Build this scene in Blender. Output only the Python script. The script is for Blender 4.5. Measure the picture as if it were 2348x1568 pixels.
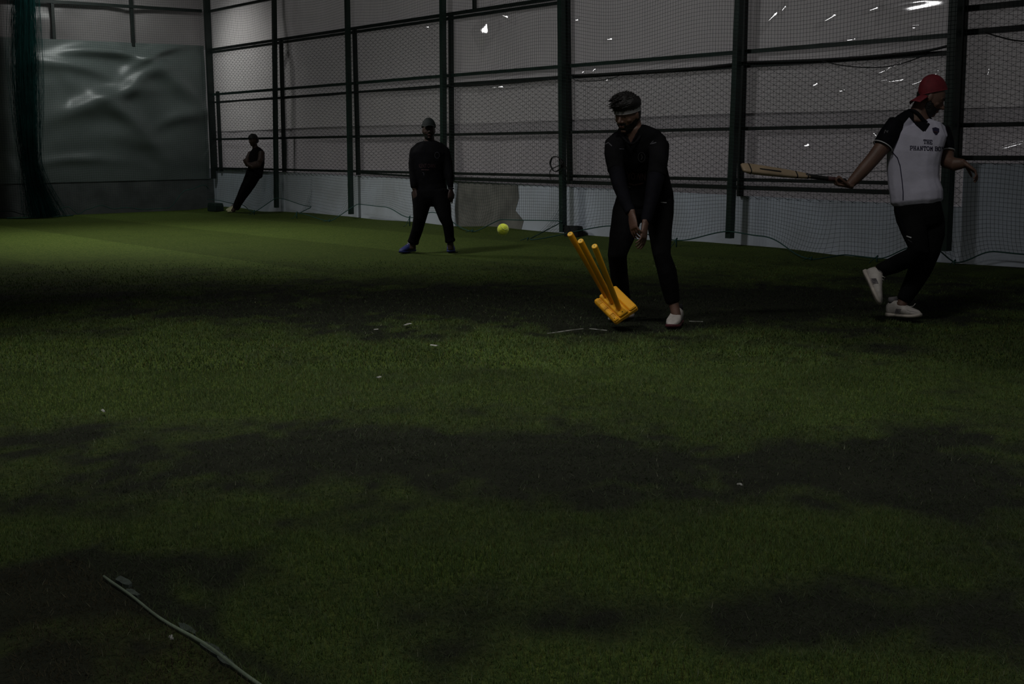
import bpy, bmesh, math, random
import numpy as np
from mathutils import Vector, Matrix, noise as mnoise
from mathutils.bvhtree import BVHTree

random.seed(7); rng = np.random.default_rng(11)
for o in list(bpy.data.objects): bpy.data.objects.remove(o)
SC = bpy.context.scene
COL = SC.collection

# ------------------------------------------------------------------ camera
IW, IH, FPX = 2348, 1568, 2866.1
CX, CY = IW/2, IH/2
YAW, PITCH, ROLL, CAMH = .6704, -.1563, -.0086, 1.32
CAMP = np.array([0., 0., CAMH])
_f = np.array([math.sin(YAW)*math.cos(PITCH), math.cos(YAW)*math.cos(PITCH), math.sin(PITCH)])
_r = np.array([math.cos(YAW), -math.sin(YAW), 0.]); _u = np.cross(_r, _f)
CR = _r*math.cos(ROLL)+_u*math.sin(ROLL)
CU = -_r*math.sin(ROLL)+_u*math.cos(ROLL)
CF = _f
cam_data = bpy.data.cameras.new('camera'); cam = bpy.data.objects.new('camera', cam_data); COL.objects.link(cam)
cam_data.sensor_width = 36; cam_data.lens = FPX/IW*36; cam_data.clip_start = .05; cam_data.clip_end = 200
M = Matrix.Identity(4)
for i in range(3):
    M[i][0] = CR[i]; M[i][1] = CU[i]; M[i][2] = -CF[i]; M[i][3] = CAMP[i]
cam.matrix_world = M
SC.camera = cam

# ------------------------------------------------------------------ world, lamps, exposure
SC.view_settings.view_transform = 'Standard'; SC.view_settings.look = 'None'
SC.view_settings.gamma = 1; SC.view_settings.use_curve_mapping = False
SC.view_settings.exposure = 0.0
W = bpy.data.worlds.new('night'); SC.world = W; W.use_nodes = True
bg = W.node_tree.nodes['Background']; bg.inputs[0].default_value = (1.0, .97, .98, 1); bg.inputs[1].default_value = .07

def lamp(name, loc, target, power, size=.5, color=(1, .97, .92), spot=None, blend=1.0):
    L = bpy.data.lights.new(name, 'SPOT' if spot else 'AREA')
    L.energy = power; L.color = color
    if spot:
        L.spot_size = math.radians(spot); L.spot_blend = blend; L.shadow_soft_size = size
    else:
        L.shape = 'DISK'; L.size = size
    o = bpy.data.objects.new(name, L); COL.objects.link(o)
    o.location = loc
    d = Vector(target)-Vector(loc)
    o.rotation_euler = d.to_track_quat('-Z', 'Y').to_euler()
    return o

# dull daylight outside: it reaches the hall only through the plastic walls and the unseen sides, left open for fill
SUN = bpy.data.lights.new('daylight', 'SUN'); SUN.energy = .70; SUN.angle = math.radians(45); SUN.color = (1, .97, .97)
so_ = bpy.data.objects.new('daylight', SUN); COL.objects.link(so_); so_.location = (30, 12, 14)
so_.rotation_euler = Vector((-1, .10, -.42)).to_track_quat('-Z', 'Y').to_euler()
# overhead floodlights of the hall (all hang above the frame)
lamp('floodlight', (2.4, 7.6, 5.3), (3.6, 7.0, 0), 520, .35, (1, .97, .93), spot=80)
lamp('floodlight', (6.6, 18.6, 5.3), (7.4, 17.8, 0), 820, .4, (1, .98, .92), spot=125)
lamp('floodlight', (9.0, 23.0, 5.25), (9.6, 25.5, 2.4), 230, .3, (.95, 1, .97), spot=120)
lamp('floodlight', (4.8, 4.4, 5.3), (6.4, 4.8, 0), 230, .4, (1, .98, .93), spot=105)
lamp('floodlight', (5.2, 12.5, 5.3), (12, 14.0, .8), 400, .42, (1, .99, 1), spot=125)
lamp('floodlight', (1.2, 2.2, 5.2), (2.0, 3.2, 0), 300, .4, (1, .98, .93), spot=95)
# unseen light added outside to brighten the far corner of the plastic wall
lamp('corner_backlight', (14.2, 24.4, 4.4), (12.0, 23.9, 2.7), 420, .3, (1, 1, .96), spot=85)

# ------------------------------------------------------------------ projection helpers
def ray(u, v): return CR*((u-CX)/FPX) - CU*((v-CY)/FPX) + CF
def P(u, v, d): return CAMP + ray(u, v)*d
def onz(u, v, z=0.):
    d = ray(u, v); return CAMP + d*((z-CAMH)/d[2])
def onx(u, v, X):
    d = ray(u, v); return CAMP + d*(X/d[0])
def ony(u, v, Y):
    d = ray(u, v); return CAMP + d*(Y/d[1])
def fdepth(u, v):
    d = ray(u, v); return (0-CAMH)/d[2]
def nrm(a):
    a = np.asarray(a, float); return a/(np.linalg.norm(a)+1e-12)
def camvec(x, y, z):            # right, up, towards the camera
    return nrm(CR*x + CU*y - CF*z)

# ------------------------------------------------------------------ mesh helpers
class MB:
    def __init__(s): s.v = []; s.f = []
    def add(s, vs, fs):
        o = len(s.v); s.v += [tuple(map(float, p)) for p in vs]; s.f += [tuple(i+o for i in q) for q in fs]; return s
    def box(s, c, a, b, n):     # centre and three half-axis vectors
        c, a, b, n = map(np.asarray, (c, a, b, n)); vs = []
        for k in (-1, 1):
            for j in (-1, 1):
                for i in (-1, 1): vs.append(c+a*i+b*j+n*k)
        return s.add(vs, [(0, 2, 3, 1), (4, 5, 7, 6), (0, 1, 5, 4), (2, 6, 7, 3), (0, 4, 6, 2), (1, 3, 7, 5)])
    def aabb(s, x0, x1, y0, y1, z0, z1):
        return s.box(((x0+x1)/2, (y0+y1)/2, (z0+z1)/2), ((x1-x0)/2, 0, 0), (0, (y1-y0)/2, 0), (0, 0, (z1-z0)/2))
    def rings(s, rings, caps=True, closed=True):
        n = len(rings[0]); vs = [p for r in rings for p in r]; fs = []
        for i in range(len(rings)-1):
            for j in range(n if closed else n-1):
                a = i*n+j; b = i*n+(j+1) % n
                fs.append((a, b, b+n, a+n))
        if caps:
            fs.append(tuple(range(n-1, -1, -1))); fs.append(tuple((len(rings)-1)*n+j for j in range(n)))
        return s.add(vs, fs)
    def tube(s, pts, rad, n=8, round_ends=False, flat=1.0, up=None):
        pts = [np.asarray(p, float) for p in pts]
        rad = [rad]*len(pts) if np.isscalar(rad) else list(rad)
        if round_ends:
            t0 = nrm(pts[0]-pts[1]); t1 = nrm(pts[-1]-pts[-2])
            pts = [pts[0]+t0*rad[0]*.75, pts[0]+t0*rad[0]*.4]+pts+[pts[-1]+t1*rad[-1]*.4, pts[-1]+t1*rad[-1]*.75]
            rad = [rad[0]*.45, rad[0]*.85]+rad+[rad[-1]*.85, rad[-1]*.45]
        rings = []; prev = None
        for i, p in enumerate(pts):
            t = nrm(pts[min(i+1, len(pts)-1)]-pts[max(i-1, 0)])
            if prev is None:
                ref = np.array(up, float) if up is not None else (np.array([0, 0, 1.]) if abs(t[2]) < .9 else np.array([1., 0, 0]))
                a = nrm(ref-t*np.dot(ref, t))
            else: a = nrm(prev-t*np.dot(prev, t))
            prev = a; b = np.cross(t, a)
            rings.append([p+(a*math.cos(q)*flat+b*math.sin(q))*rad[i] for q in [2*math.pi*k/n for k in range(n)]])
        return s.rings(rings)
    def loft_px(s, secs, k=.8, n=18, e=1.0, caps=True):
        """secs: (u, v, half width px, depth[, thickness ratio]) -> limb with that outline and real depth"""
        C = [P(q[0], q[1], q[3]) for q in secs]; rings = []
        for i, q in enumerate(secs):
            t = nrm(C[min(i+1, len(C)-1)]-C[max(i-1, 0)])
            F = nrm(ray(q[0], q[1])); w = nrm(np.cross(t, F)); dd = np.cross(w, t)
            kk = q[4] if len(q) > 4 else k; r = q[2]*q[3]/FPX
            ring = []
            for j in range(n):
                a = 2*math.pi*j/n; c, sn = math.cos(a), math.sin(a)
                c = math.copysign(abs(c)**e, c); sn = math.copysign(abs(sn)**e, sn)
                ring.append(C[i]+w*c*r+dd*sn*r*kk)
            rings.append((C[i], ring, t, r))
        out = []
        c, rg, t, r = rings[0]
        if caps: out += [[c-t*r*.30+(p-c)*.45 for p in rg], [c-t*r*.18+(p-c)*.82 for p in rg]]
        out += [q[1] for q in rings]
        c, rg, t, r = rings[-1]
        if caps: out += [[c+t*r*.18+(p-c)*.82 for p in rg], [c+t*r*.30+(p-c)*.45 for p in rg]]
        return s.rings(out)
    def ell(s, c, ax, n=14, m=9):
        a, b, d = [np.asarray(q, float) for q in ax]; c = np.asarray(c, float); rings = []
        for i in range(1, m):
            th = math.pi*i/m
            rings.append([c+d*math.cos(th)+(a*math.cos(2*math.pi*j/n)+b*math.sin(2*math.pi*j/n))*math.sin(th) for j in range(n)])
        return s.rings(rings[::-1])
    def mesh(s, name):
        me = bpy.data.meshes.new(name); me.from_pydata(s.v, [], s.f); me.update(); return me
    def build(s, name, mat, parent=None, smooth=False):
        return link(name, s.mesh(name), mat, parent, smooth)

def link(name, me, mat, parent=None, smooth=False):
    o = bpy.data.objects.new(name, me); COL.objects.link(o)
    if mat is not None:
        for m in (mat if isinstance(mat, (list, tuple)) else [mat]): me.materials.append(m)
    if smooth: me.polygons.foreach_set('use_smooth', [True]*len(me.polygons))
    if parent is not None: o.parent = parent
    return o
def fast_mesh(name, V, T):
    """V (n,3) floats, T (m,3|4) ints"""
    me = bpy.data.meshes.new(name); V = np.asarray(V, np.float32); T = np.asarray(T, np.int32); k = T.shape[1]
    me.vertices.add(len(V)); me.vertices.foreach_set('co', V.ravel())
    me.loops.add(T.size); me.loops.foreach_set('vertex_index', T.ravel())
    me.polygons.add(len(T)); me.polygons.foreach_set('loop_start', np.arange(0, T.size, k, dtype=np.int32))
    me.polygons.foreach_set('loop_total', np.full(len(T), k, np.int32))
    me.update(calc_edges=True); return me
def fast_tubes(lines, rads, n=3):
    """many polylines (each (m,3)) -> one triangle-section tube array; returns V, Q"""
    Vs = []; Qs = []; off = 0
    ang = np.arange(n)*2*np.pi/n
    for L, r in zip(lines, rads):
        L = np.asarray(L, float); m = len(L)
        t = np.gradient(L, axis=0); t /= np.linalg.norm(t, axis=1)[:, None]+1e-12
        ref = np.where(np.abs(t[:, 2:3]) < .8, np.array([[0, 0, 1.]]), np.array([[1., 0, 0]]))
        a = np.cross(t, ref); a /= np.linalg.norm(a, axis=1)[:, None]; b = np.cross(t, a)
        ring = L[:, None, :]+(a[:, None, :]*np.cos(ang)[None, :, None]+b[:, None, :]*np.sin(ang)[None, :, None])*r
        Vs.append(ring.reshape(-1, 3))
        i = np.arange(m-1)[:, None]*n+np.arange(n)[None, :]; j = np.arange(m-1)[:, None]*n+(np.arange(n)[None, :]+1) % n
        Qs.append(np.stack([i, j, j+n, i+n], -1).reshape(-1, 4)+off); off += m*n
    return np.concatenate(Vs), np.concatenate(Qs)
def empty(name, loc=(0, 0, 0)):
    o = bpy.data.objects.new(name, None); COL.objects.link(o); o.location = loc; o.empty_display_size = .1; return o
def tag(o, label=None, cat=None, group=None, kind=None):
    if label: o['label'] = label
    if cat: o['category'] = cat
    if group: o['group'] = group
    if kind: o['kind'] = kind
    return o
def adopt(child, parent):       # keep world place while parenting (parents are unrotated empties or origin meshes)
    child.parent = parent
    child.matrix_parent_inverse = Matrix.Translation(parent.location).inverted()
    return child
def remesh(mb, voxel, smooth_it=4, name='tmp'):
    me = mb.mesh(name); o = bpy.data.objects.new(name, me); COL.objects.link(o)
    m = o.modifiers.new('r', 'REMESH'); m.mode = 'VOXEL'; m.voxel_size = voxel
    if smooth_it:
        sm = o.modifiers.new('s', 'SMOOTH'); sm.factor = .5; sm.iterations = smooth_it
    dg = bpy.context.evaluated_depsgraph_get()
    out = bpy.data.meshes.new_from_object(o.evaluated_get(dg)); out.name = name
    bpy.data.objects.remove(o); bpy.data.meshes.remove(me)
    return out

# ------------------------------------------------------------------ materials
MATS = {}
def mat(name, col, rough=.6, metal=0., nscale=0, namt=.25, bump=0., bscale=None, spec=.4, trans=0., coat=0., coat_r=.08, col2=None, sheen=0.):
    m = bpy.data.materials.new(name); m.use_nodes = True; nt = m.node_tree; N = nt.nodes; Lk = nt.links
    b = N['Principled BSDF']; b.inputs['Roughness'].default_value = rough; b.inputs['Metallic'].default_value = metal
    b.inputs['Specular IOR Level'].default_value = spec
    b.inputs['Coat Weight'].default_value = coat; b.inputs['Coat Roughness'].default_value = coat_r; b.inputs['Sheen Weight'].default_value = sheen
    b.inputs['Base Color'].default_value = (*col, 1)
    tc = N.new('ShaderNodeTexCoord')
    if nscale:
        t = N.new('ShaderNodeTexNoise'); t.inputs['Scale'].default_value = nscale; t.inputs['Detail'].default_value = 5
        Lk.new(tc.outputs['Object'], t.inputs['Vector'])
        r = N.new('ShaderNodeMapRange'); r.inputs[1].default_value = .3; r.inputs[2].default_value = .7
        Lk.new(t.outputs['Fac'], r.inputs[0])
        x = N.new('ShaderNodeMix'); x.data_type = 'RGBA'
        c2 = col2 if col2 else tuple(c*(1-namt) for c in col)
        x.inputs[6].default_value = (*c2, 1); x.inputs[7].default_value = (*(col if col2 else tuple(min(1, c*(1+namt*.5)) for c in col)), 1)
        Lk.new(r.outputs[0], x.inputs[0]); Lk.new(x.outputs[2], b.inputs['Base Color'])
    if bump:
        t2 = N.new('ShaderNodeTexNoise'); t2.inputs['Scale'].default_value = bscale or 60; t2.inputs['Detail'].default_value = 4
        Lk.new(tc.outputs['Object'], t2.inputs['Vector'])
        bp = N.new('ShaderNodeBump'); bp.inputs['Strength'].default_value = bump; bp.inputs['Distance'].default_value = .01
        Lk.new(t2.outputs['Fac'], bp.inputs['Height']); Lk.new(bp.outputs[0], b.inputs['Normal'])
    if trans:
        out = N['Material Output']; tr = N.new('ShaderNodeBsdfTranslucent'); tr.inputs[0].default_value = (*col, 1)
        mx = N.new('ShaderNodeMixShader'); mx.inputs[0].default_value = trans
        Lk.new(b.outputs[0], mx.inputs[1]); Lk.new(tr.outputs[0], mx.inputs[2]); Lk.new(mx.outputs[0], out.inputs[0])
    MATS[name] = m; return m

mat('green_steel', (.012, .030, .022), .45, .1, 6, .4, spec=.45)
mat('dark_steel', (.010, .014, .012), .5, .1, 6, .4)
mat('wire', (.020, .024, .024), .5, .2, 3, .3)
mat('net_thread', (.016, .036, .034), .8)
mat('net_rope', (.020, .075, .062), .8, nscale=40, namt=.4)
mat('net_curtain', (.007, .050, .047), .9, nscale=2, namt=.5, spec=.1)
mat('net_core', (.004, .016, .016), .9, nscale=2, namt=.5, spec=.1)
mat('white_plaster', (.60, .665, .76), .85, nscale=1.6, namt=.45, bump=.4, bscale=18, col2=(.48, .52, .57))
mat('bare_plaster', (.22, .22, .20), .9, nscale=3.5, namt=.5, bump=.5, bscale=14, col2=(.12, .12, .11))
mat('grey_concrete', (.115, .125, .125), .9, nscale=2.2, namt=.4, bump=.4, bscale=12, col2=(.06, .065, .065))
mat('sheet_white', (.49, .475, .475), .40, nscale=.7, namt=.22, spec=.4, trans=.30, coat=.6, coat_r=.10)
mat('sheet_lower', (.47, .445, .46), .40, nscale=.9, namt=.22, spec=.4, trans=.28, coat=.5, coat_r=.12)
mat('sheet_band_dimmed', (.36, .345, .355), .45, nscale=2, namt=.2, trans=.30)  # greyer colour stands in for dimmer light through the doubled sheets
mat('sheet_green', (.125, .150, .143), .45, coat=.35, coat_r=.36, nscale=.8, namt=.3, spec=.55, trans=.1)
mat('sheet_grey', (.27, .25, .25), .33, nscale=.8, namt=.25, spec=.5, trans=.2)
def film():
    m = bpy.data.materials.new('clear_film'); m.use_nodes = True; N = m.node_tree.nodes; Lk = m.node_tree.links
    t = N.new('ShaderNodeBsdfTransparent'); g = N.new('ShaderNodeBsdfGlossy'); g.inputs['Roughness'].default_value = .09
    x = N.new('ShaderNodeMixShader'); x.inputs[0].default_value = .10
    Lk.new(t.outputs[0], x.inputs[1]); Lk.new(g.outputs[0], x.inputs[2]); Lk.new(x.outputs[0], N['Material Output'].inputs[0]); MATS['clear_film'] = m
film()
mat('rubber', (.012, .012, .012), .9, nscale=20, namt=.5)
mat('green_mat', (.006, .020, .014), .85, nscale=12, namt=.4)
mat('cable', (.010, .010, .010), .5, nscale=30, namt=.3)
mat('black_cloth', (.005, .005, .006), .85, nscale=9, namt=.5, bump=.5, bscale=26, spec=.08)
mat('black_trouser', (.004, .004, .0045), .85, nscale=7, namt=.4, bump=.5, bscale=18, spec=.08)
mat('navy_cloth', (.004, .004, .0065), .8, nscale=9, namt=.4, bump=.5, bscale=26, spec=.08)
mat('white_jersey', (.43, .42, .52), .8, nscale=6, namt=.16, bump=.7, bscale=9)
mat('red_cap', (.135, .008, .016), .75, nscale=30, namt=.25, bump=.3, bscale=200)
mat('dark_cap', (.008, .013, .012), .75, nscale=30, namt=.3)
mat('skin', (.105, .056, .040), .55, nscale=14, namt=.2, bump=.15, bscale=120)
mat('skin_dark', (.045, .025, .019), .55, nscale=14, namt=.2)
mat('hair', (.006, .005, .005), .55, nscale=60, namt=.5, bump=.6, bscale=140)
mat('eye', (.02, .015, .012), .2)
mat('lip', (.12, .045, .04), .5, nscale=30, namt=.2)
mat('headband', (.10, .098, .098), .7, nscale=30, namt=.3)
mat('print_dark', (.012, .010, .035), .7, nscale=40, namt=.3)
mat('print_grey', (.045, .045, .053), .7, nscale=60, namt=.5)
mat('print_red', (.038, .014, .017), .7, nscale=60, namt=.5)
mat('print_white', (.42, .42, .44), .7, nscale=40, namt=.2)
mat('shoe_white', (.38, .355, .335), .6, nscale=20, namt=.25, bump=.2, bscale=90)
mat('shoe_grey', (.13, .12, .13), .7, nscale=30, namt=.4)
mat('shoe_sole', (.42, .38, .34), .7, nscale=20, namt=.25)
mat('shoe_red', (.07, .012, .018), .7, nscale=20, namt=.2)
mat('shoe_blue', (.016, .026, .14), .6, nscale=20, namt=.4)
mat('shoe_olive', (.16, .17, .03), .7, nscale=20, namt=.4)
mat('shoe_cream', (.46, .44, .26), .7, nscale=20, namt=.3)
mat('lace', (.5, .48, .45), .8, nscale=30, namt=.2)
mat('sock', (.012, .012, .014), .9, nscale=60, namt=.3)
mat('stump_yellow', (.80, .385, .012), .45, nscale=4, namt=.14, spec=.35, bump=.15, bscale=40)
mat('stump_inside', (.80, .50, .06), .6, nscale=10, namt=.3)
mat('ball_felt', (.70, .80, .05), .95, nscale=70, namt=.18, bump=.6, bscale=260, sheen=.3)
mat('ball_seam', (.50, .56, .22), .8, nscale=60, namt=.2)
mat('bat_wood', (.25, .19, .125), .5, nscale=9, namt=.22)
mat('bat_edge', (.30, .20, .11), .55, nscale=9, namt=.25)
mat('bat_black', (.008, .008, .008), .6, nscale=40, namt=.4)
mat('grip_red', (.05, .012, .014), .7, nscale=30, namt=.3)
mat('tape', (.13, .17, .12), .8, nscale=8, namt=.35)
mat('backing', (.045, .06, .05), .9, nscale=30, namt=.5)
mat('chalk', (.34, .34, .32), .9, nscale=30, namt=.6, col2=(.06, .07, .05))
mat('paper', (.34, .34, .32), .8, nscale=30, namt=.2)
mat('bark', (.06, .055, .05), .9, nscale=8, namt=.4)

# ================================================================== FLOOR
_perm = rng.random((256, 256))
def vnoise(x, y):
    xi = np.floor(x).astype(int); yi = np.floor(y).astype(int); fx = x-xi; fy = y-yi
    fx = fx*fx*(3-2*fx); fy = fy*fy*(3-2*fy)
    g = lambda a, b: _perm[a % 256, b % 256]
    return (g(xi, yi)*(1-fx)+g(xi+1, yi)*fx)*(1-fy)+(g(xi, yi+1)*(1-fx)+g(xi+1, yi+1)*fx)*fy
def fbm(x, y, o=4):
    s = 0; a = .5; t = 0
    for k in range(o):
        s = s+a*vnoise(x*2**k+17*k, y*2**k+5*k); t += a; a *= .5
    return s/t

# worn and lush patches of the turf, mixed with painted bands of shade and lamplight, each as a floor ellipse: centre, half-axes, strength
PATCH = []
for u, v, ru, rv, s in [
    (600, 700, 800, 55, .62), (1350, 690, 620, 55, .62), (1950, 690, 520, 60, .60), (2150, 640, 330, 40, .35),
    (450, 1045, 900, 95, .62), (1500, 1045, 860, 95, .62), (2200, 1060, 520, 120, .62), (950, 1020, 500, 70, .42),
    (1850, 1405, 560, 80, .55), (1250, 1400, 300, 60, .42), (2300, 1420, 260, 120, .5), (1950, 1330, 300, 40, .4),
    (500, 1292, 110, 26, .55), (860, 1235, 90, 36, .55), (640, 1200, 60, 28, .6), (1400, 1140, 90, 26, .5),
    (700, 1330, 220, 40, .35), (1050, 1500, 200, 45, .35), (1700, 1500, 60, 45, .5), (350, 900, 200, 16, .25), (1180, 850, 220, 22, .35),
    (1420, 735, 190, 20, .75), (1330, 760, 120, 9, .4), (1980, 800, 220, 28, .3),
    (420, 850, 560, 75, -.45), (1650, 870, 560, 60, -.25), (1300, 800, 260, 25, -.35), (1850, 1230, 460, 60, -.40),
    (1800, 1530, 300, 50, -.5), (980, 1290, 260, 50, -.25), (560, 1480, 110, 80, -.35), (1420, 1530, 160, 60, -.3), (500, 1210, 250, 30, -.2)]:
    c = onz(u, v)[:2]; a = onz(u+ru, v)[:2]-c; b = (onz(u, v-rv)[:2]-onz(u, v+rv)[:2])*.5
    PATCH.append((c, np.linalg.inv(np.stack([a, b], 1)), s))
def wear_shade(x, y):
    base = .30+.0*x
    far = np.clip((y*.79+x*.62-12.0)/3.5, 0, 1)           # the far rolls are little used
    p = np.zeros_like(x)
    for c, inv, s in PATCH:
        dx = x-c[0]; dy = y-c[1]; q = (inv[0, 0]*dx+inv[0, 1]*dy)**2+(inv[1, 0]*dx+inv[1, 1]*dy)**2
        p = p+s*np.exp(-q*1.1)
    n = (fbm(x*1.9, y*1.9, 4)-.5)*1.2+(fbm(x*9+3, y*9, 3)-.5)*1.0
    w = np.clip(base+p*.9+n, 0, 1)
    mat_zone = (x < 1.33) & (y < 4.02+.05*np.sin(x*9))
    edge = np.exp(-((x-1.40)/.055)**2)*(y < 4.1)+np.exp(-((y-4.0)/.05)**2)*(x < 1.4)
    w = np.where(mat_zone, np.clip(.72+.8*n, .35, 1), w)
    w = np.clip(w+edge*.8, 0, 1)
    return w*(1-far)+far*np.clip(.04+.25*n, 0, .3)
XB = [-7.4, -5.4, -3.4, -1.4, 1.318, 2.68, 4.68, 6.71, 8.80, 10.82, 12.0]
TONE = [.9, 1.1, .9, 1.0, 1.0, 1.0, .92, 1.14, .86, 1.12, .88]
def tone_of(x):
    return np.array(TONE)[np.clip(np.searchsorted(XB, x), 0, len(TONE)-1)]

def turf_material():
    m = bpy.data.materials.new('turf'); m.use_nodes = True; nt = m.node_tree; N = nt.nodes; Lk = nt.links
    b = N['Principled BSDF']; b.inputs['Roughness'].default_value = .95; b.inputs['Specular IOR Level'].default_value = .1
    tc = N.new('ShaderNodeTexCoord')
    aw = N.new('ShaderNodeAttribute'); aw.attribute_name = 'wear_shade'
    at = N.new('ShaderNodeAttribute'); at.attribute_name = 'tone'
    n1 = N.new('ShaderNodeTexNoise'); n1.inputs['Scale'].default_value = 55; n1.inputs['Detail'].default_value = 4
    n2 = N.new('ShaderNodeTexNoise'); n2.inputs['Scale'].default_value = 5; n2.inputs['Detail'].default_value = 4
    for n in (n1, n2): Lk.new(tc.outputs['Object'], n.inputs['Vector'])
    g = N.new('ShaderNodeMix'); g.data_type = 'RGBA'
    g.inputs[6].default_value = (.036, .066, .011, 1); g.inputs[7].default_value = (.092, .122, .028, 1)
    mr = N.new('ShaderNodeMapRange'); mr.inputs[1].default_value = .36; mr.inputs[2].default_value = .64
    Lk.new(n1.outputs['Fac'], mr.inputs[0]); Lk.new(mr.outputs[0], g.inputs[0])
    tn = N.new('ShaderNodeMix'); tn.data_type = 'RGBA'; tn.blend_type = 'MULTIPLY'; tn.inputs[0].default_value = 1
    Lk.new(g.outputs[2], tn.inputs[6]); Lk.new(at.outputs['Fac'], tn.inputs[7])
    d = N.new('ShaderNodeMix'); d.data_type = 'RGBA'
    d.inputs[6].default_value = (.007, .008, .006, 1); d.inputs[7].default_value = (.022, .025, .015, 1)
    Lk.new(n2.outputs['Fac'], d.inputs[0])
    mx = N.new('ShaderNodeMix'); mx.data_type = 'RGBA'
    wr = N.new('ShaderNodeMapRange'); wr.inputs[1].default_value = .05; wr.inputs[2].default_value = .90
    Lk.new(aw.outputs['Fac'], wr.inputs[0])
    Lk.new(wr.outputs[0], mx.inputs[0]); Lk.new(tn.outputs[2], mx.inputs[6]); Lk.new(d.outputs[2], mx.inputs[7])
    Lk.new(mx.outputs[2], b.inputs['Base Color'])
    bp = N.new('ShaderNodeBump'); bp.inputs['Strength'].default_value = .6; bp.inputs['Distance'].default_value = .02
    Lk.new(n1.outputs['Fac'], bp.inputs['Height']); Lk.new(bp.outputs[0], b.inputs['Normal'])
    MATS['turf'] = m; return m
turf_material()
fl = MB().aabb(-7.6, 12.0, -1.5, 25.7, -.12, -.022).build('floor', mat('subfloor', (.02, .02, .018), .95, nscale=5))
tag(fl, 'dark sub floor below the green artificial turf', kind='structure')
def turf_strip(x0, x1, y0, y1, step):
    nx = max(2, int((x1-x0)/step)+1); ny = int((y1-y0)/step)+1
    gx, gy = np.meshgrid(np.linspace(x0, x1, nx), np.linspace(y0, y1, ny), indexing='ij')
    # the roll along the wall rides up against it
    gz = .008*fbm(gx*1.3, gy*1.3, 3)-.012 + np.clip((gx-11.25)/.7, 0, 1)**2*(.02+.05*vnoise(gy*.9, gx*0+3))
    V = np.stack([gx, gy, gz], -1).reshape(-1, 3)
    i = (np.arange(nx-1)[:, None]*ny+np.arange(ny-1)[None, :]).ravel()
    me = fast_mesh('turf_strip', V, np.stack([i, i+ny, i+ny+1, i+1], -1))
    a = me.attributes.new('wear_shade', 'FLOAT', 'POINT'); a.data.foreach_set('value', wear_shade(gx, gy).ravel().astype(np.float32))
    a = me.attributes.new('tone', 'FLOAT', 'POINT'); a.data.foreach_set('value', np.full(gx.size, tone_of((x0+x1)/2), np.float32))
    return link('turf_strip', me, MATS['turf'], fl, True)
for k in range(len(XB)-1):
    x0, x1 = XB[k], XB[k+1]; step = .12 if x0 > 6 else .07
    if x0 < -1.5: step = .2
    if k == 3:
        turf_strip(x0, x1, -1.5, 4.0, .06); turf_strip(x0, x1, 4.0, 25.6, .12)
    else: turf_strip(x0, x1, -1.5, 25.6, step)

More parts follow.
